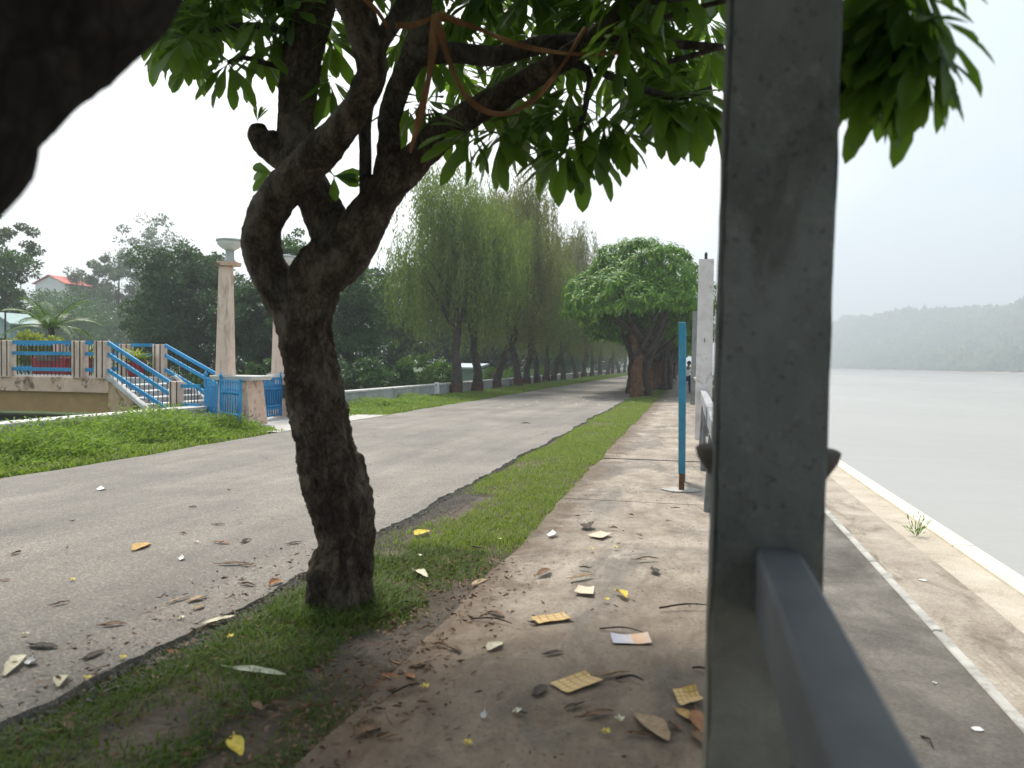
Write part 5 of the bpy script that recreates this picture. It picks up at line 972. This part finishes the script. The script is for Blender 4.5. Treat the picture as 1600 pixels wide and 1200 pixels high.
FL = [(113, 908, 1, 'yellow flower alone on the asphalt, picture side of the road'), (307, 849, 0, 'white flower on the open road near the orange leaf'), (39, 994, 0, 'pale flower on the road above the large cream leaf'), (191, 1031, 1, 'pale yellow flower at the mossy road edge'), (136, 1063, 1, 'yellow flower on the moss beside the small cream leaf'), (359, 1000, 1, 'yellow flower in the grass below the long cream leaf'), (283, 968, 0, 'small white flower on the road edge near the tan leaves'),
 (807, 1122, 0, 'white flower with open petals on the brown path'), (730, 1173, 1, 'bright yellow flower lowest on the path'), (946, 1155, 1, 'yellow flower left of the large flat tan leaf'), (968, 1135, 0, 'crushed white flower beside the large flat tan leaf'), (664, 1083, 1, 'yellow flower at the tip of a dark twig'), (947, 944, 1, 'yellow flower on the path joint below the pale torn ticket'), (924, 864, 1, 'small yellow flower below the peach paper, nearer the grass'), (962, 861, 1, 'small yellow flower below the peach paper, nearer the pillar'), (622, 1039, 0, 'white flower above the small leaf heap'), (780, 845, 0, 'pale flower on grass along the path edge'), (655, 874, 0, 'white flower in the grass right of the trunk')]
for px, py, yl, lab in FL: flower(px, py, yl, lab, 'fallen plumeria flowers', .02 if not yl else .021)
for i in range(26): 
    x = random.uniform(-6.5, -3.0) if i % 3 else random.uniform(-2.5, -.3); p_ = toP(x, random.uniform(24.5, 35)); flower(*p_, 0, 'tiny pale fallen flower on the ground around the round bright plumeria', 'pale flowers fallen round the far plumeria', .06)
# printed tickets
def ticketmat(name, c1, line, orient):
    m, nt, b = new_mat(name); t = nt.nodes.new('ShaderNodeUVMap'); br = nt.nodes.new('ShaderNodeTexBrick'); br.offset = 0; br.inputs['Scale'].default_value = 1; br.inputs['Brick Width'].default_value = .19; br.inputs['Row Height'].default_value = .22; br.inputs['Mortar Size'].default_value = .022
    br.inputs['Color1'].default_value = (*c1, 1); br.inputs['Color2'].default_value = (c1[0]*.9, c1[1]*.85, c1[2]*.8, 1); br.inputs['Mortar'].default_value = (*line, 1); nt.links.new(t.outputs[0], br.inputs['Vector'])
    nz = noise(nt, t.outputs[0], 26, 3, .7); mk = ramp(nt, nz, [(.56, (0, 0, 0)), (.62, (.7, .7, .7))]); col = mix(nt, mk, br.outputs[0], (.22, .12, .1)); d = ramp(nt, noise(nt, t.outputs[0], 3, 5, .7), [(.5, (0, 0, 0)), (.75, (.6, .6, .6))]); col = mix(nt, d, col, (.35, .27, .17))
    nt.links.new(col, b.inputs['Base Color']); b.inputs['Roughness'].default_value = .55; return m
TY = ticketmat('yellow_printed_ticket', (.66, .48, .13), (.42, .20, .09), 0); TP = ticketmat('peach_printed_ticket', (.66, .5, .3), (.68, .62, .55), 0)
def two_tone():
    m, nt, b = new_mat('white_orange_ticket'); t = nt.nodes.new('ShaderNodeUVMap'); sp = nt.nodes.new('ShaderNodeSeparateXYZ'); nt.links.new(t.outputs[0], sp.inputs[0]); col = ramp(nt, sp.outputs[0], [(0, (.55, .55, .62)), (.16, (.62, .62, .66)), (.5, (.68, .64, .6)), (.56, (.62, .37, .2)), (.85, (.64, .42, .26)), (1, (.55, .42, .38))])
    w = nt.nodes.new('ShaderNodeTexWave'); w.bands_direction = 'Y'; w.inputs['Scale'].default_value = 2.2; w.inputs['Distortion'].default_value = 3; w.inputs['Detail'].default_value = 3; nt.links.new(t.outputs[0], w.inputs['Vector']); k = ramp(nt, w.outputs['Fac'], [(.6, (0, 0, 0)), (.75, (.7, .7, .7))]); lim = ramp(nt, sp.outputs[0], [(.5, (1, 1, 1)), (.55, (0, 0, 0))]); kk = mix(nt, 1.0, k, lim, 'MULTIPLY'); col = mix(nt, kk, col, (.1, .1, .28))
    nt.links.new(col, b.inputs['Base Color']); b.inputs['Roughness'].default_value = .5; return m
def ticket(cor, mat, label, name='printed_ticket', cat='paper', grp='printed tickets on the footpath', curl=.012, bottom=None):
    c = [G(*p) for p in cor]; z = gz(c[0])+.004; n = 8; V = []; UV = []
    for j in range(n+1):
        for i in range(n+1):
            s, t = i/n, j/n; p = (c[0]*(1-s)+c[1]*s)*(1-t)+(c[3]*(1-s)+c[2]*s)*t; V.append(Vector((p.x, p.y, z+curl*(abs(s-.5)**2*3*(.5+t)+abs(t-.5)**3*2+.3*nz3(s*3+cor[0][0], t*3, 0))))); UV.append((s, t))
    k = len(V); V2 = V+[v-Vector((0, 0, .0008)) for v in V]; f = [(j*(n+1)+i, j*(n+1)+i+1, (j+1)*(n+1)+i+1, (j+1)*(n+1)+i) for j in range(n) for i in range(n)]; m = MB(); m.add(V2, f+[tuple(reversed([q+k for q in x])) for x in f])
    o = build(name, m, mat, None, True, origin=c[0]); uv = o.data.uv_layers.new(name='UVMap')
    for l in o.data.loops: uv.data[l.index].uv = UV[l.vertex_index % k]
    return tag(o, label, cat, grp)
ticket([(858, 1077), (887, 1093), (943, 1074), (914, 1060)], TY, 'largest yellow grid-printed ticket lying on the brown path'); ticket([(829, 973), (838, 983), (896, 976), (881, 966)], TY, 'yellow grid-printed ticket just below the path joint')
ticket([(1050, 1089), (1064, 1116), (1102, 1110), (1086, 1090)], TY, 'worn yellow ticket lying against the dark pillar foot', curl=.03); ticket([(958, 1013), (1019, 1014), (1012, 999), (953, 1000)], two_tone(), 'half white and half orange printed ticket on the path')
ticket([(897, 932), (927, 936), (928, 925), (904, 923)], TP, 'pale torn ticket just above the path joint'); ticket([(918, 841), (940, 846), (957, 839), (939, 836)], TP, 'peach paper highest up the path beyond the other tickets')
for cor, lab in [([(854, 841), (862, 843), (872, 839), (864, 836)], 'white paper scrap left of the peach paper'), ([(36, 1038), (44, 1043), (62, 1038), (52, 1034)], 'white paper scrap beside the large cream leaf on the road'), ([(278, 875), (284, 877), (290, 874), (285, 872)], 'tiny white scrap on the middle of the road'), ([(150, 766), (158, 767), (167, 765), (158, 763)], 'white scrap far across the road near the weeds'), ([(722, 944), (730, 947), (740, 942), (732, 939)], 'crumpled white scrap at the path edge by the joint'), ([(750, 1130), (757, 1133), (763, 1129), (757, 1126)], 'small white scrap low on the brown path'), ([(62, 712), (68, 714), (76, 712), (70, 710)], 'white scrap at the foot of the tall weeds')]:
    ticket(cor, M['scrap'], lab, 'paper_scrap', 'paper', 'white paper scraps', .02)
def scrap_at(px, py, z, s, lab):
    p = G(px, py, z); m = MB(); V = [p+Vector((s*math.cos(a)*random.uniform(.6, 1.2), s*.6*math.sin(a), .004+.01*random.random())) for a in np.linspace(0, 6.28, 7)[:-1]]; m.add(V+[v-Vector((0, 0, .003)) for v in V], [tuple(range(6)), tuple(reversed(range(6, 12)))]+[(i, i+6, (i+1) % 6+6, (i+1) % 6) for i in range(6)]); tag(build('paper_scrap', m, M['scrap'], None, origin=p), lab, 'paper', 'white paper scraps')
scrap_at(1527, 1141, -.348, .03, 'white scrap lowest on the stained terrace'); scrap_at(1460, 1068, -.348, .014, 'tiny white speck of paper on the stained terrace'); scrap_at(1441, 907, -.698, .05, 'white scrap on the middle terrace')
m = MB(); a = G(1440, 1150, -.345); b = G(1458, 1168, -.34); m.tube([a, a.lerp(b, .5)+Vector((.01, 0, .015)), b], [.006, .005, .003], 6); tag(build('twig', m, M['bark_far'], None, origin=a), 'dark twig on the stained terrace', 'twig')

# ================================================================== LIGHT, SKY, HAZE, CAMERA
SUN_EL, SUN_DIR = R(60), Vector((-.55, .83, 0)).normalized()
sl = bpy.data.lights.new('sun', 'SUN'); sl.energy = 3.0; sl.angle = R(12); sl.color = (1, .955, .88); so = bpy.data.objects.new('sun', sl); C.objects.link(so)
dv = Vector((SUN_DIR.x*math.cos(SUN_EL), SUN_DIR.y*math.cos(SUN_EL), math.sin(SUN_EL))); so.rotation_euler = dv.to_track_quat('Z', 'Y').to_euler(); so.location = dv*60
wd = bpy.data.worlds.new('World'); SC.world = wd; wd.use_nodes = True; nt = wd.node_tree; bgn = nt.nodes['Background']
sky = nt.nodes.new('ShaderNodeTexSky'); sky.sky_type = 'NISHITA'; sky.sun_disc = False; sky.sun_elevation = SUN_EL; sky.sun_rotation = math.atan2(dv.x, dv.y); sky.dust_density = 5; sky.air_density = 1.2
tc = nt.nodes.new('ShaderNodeTexCoord'); 
vd = nt.nodes.new('ShaderNodeVectorMath'); vd.operation = 'DOT_PRODUCT'; vd.inputs[1].default_value = Vector((-.72, .62, .42)).normalized(); nt.links.new(tc.outputs['Generated'], vd.inputs[0])
cl = noise(nt, tc.outputs['Generated'], 1.6, 5, .55, .3)
ad = nt.nodes.new('ShaderNodeMath'); ad.operation = 'MULTIPLY_ADD'; nt.links.new(cl, ad.inputs[0]); ad.inputs[1].default_value = .35; nt.links.new(vd.outputs['Value'], ad.inputs[2])
ov = ramp(nt, ad.outputs[0], [(.40, (4.5, 5.15, 5.75)), (.70, (5.6, 6.3, 6.8)), (.95, (10.5, 10.7, 10.8)), (1.0, (12.5, 12.6, 12.6))])
skc = mix(nt, .88, sky.outputs[0], ov); nt.links.new(skc, bgn.inputs['Color']); bgn.inputs['Strength'].default_value = .112
q = MB(); q.box(-1380, 1380, -90, 1530, -5.5, 125); hz = build('haze', q, []); tag(hz, kind='stuff')
hm_ = bpy.data.materials.new('haze_air'); hm_.use_nodes = True; nt = hm_.node_tree; nt.nodes.remove(nt.nodes['Principled BSDF']); pv = nt.nodes.new('ShaderNodeVolumePrincipled'); pv.inputs['Color'].default_value = (.88, .95, 1, 1); pv.inputs['Density'].default_value = .0014; pv.inputs['Anisotropy'].default_value = .2
nt.links.new(pv.outputs[0], nt.nodes['Material Output'].inputs['Volume']); hz.data.materials.append(hm_)
cam = bpy.data.cameras.new('camera'); co = bpy.data.objects.new('camera', cam); C.objects.link(co); SC.camera = co
cam.sensor_width = 36; cam.lens = 36*F/1600; cam.clip_end = 5000; cam.clip_start = .05
rv, uv_, fv = Vector(_r), Vector(_u), Vector(_f); c_, s_ = math.cos(RO), math.sin(RO)
# picture turned clockwise by RO: camera right/up axes turned the other way
right = rv*c_+uv_*s_; up = uv_*c_-rv*s_
co.matrix_world = Matrix(((right.x, up.x, -fv.x, 0), (right.y, up.y, -fv.y, 0), (right.z, up.z, -fv.z, H), (0, 0, 0, 1)))
cam.dof.use_dof = True; cam.dof.focus_distance = 11.0; cam.dof.aperture_fstop = 2.1
SC.view_settings.view_transform = 'Standard'; SC.view_settings.look = 'None'; SC.view_settings.gamma = 1; SC.view_settings.exposure = 0.65
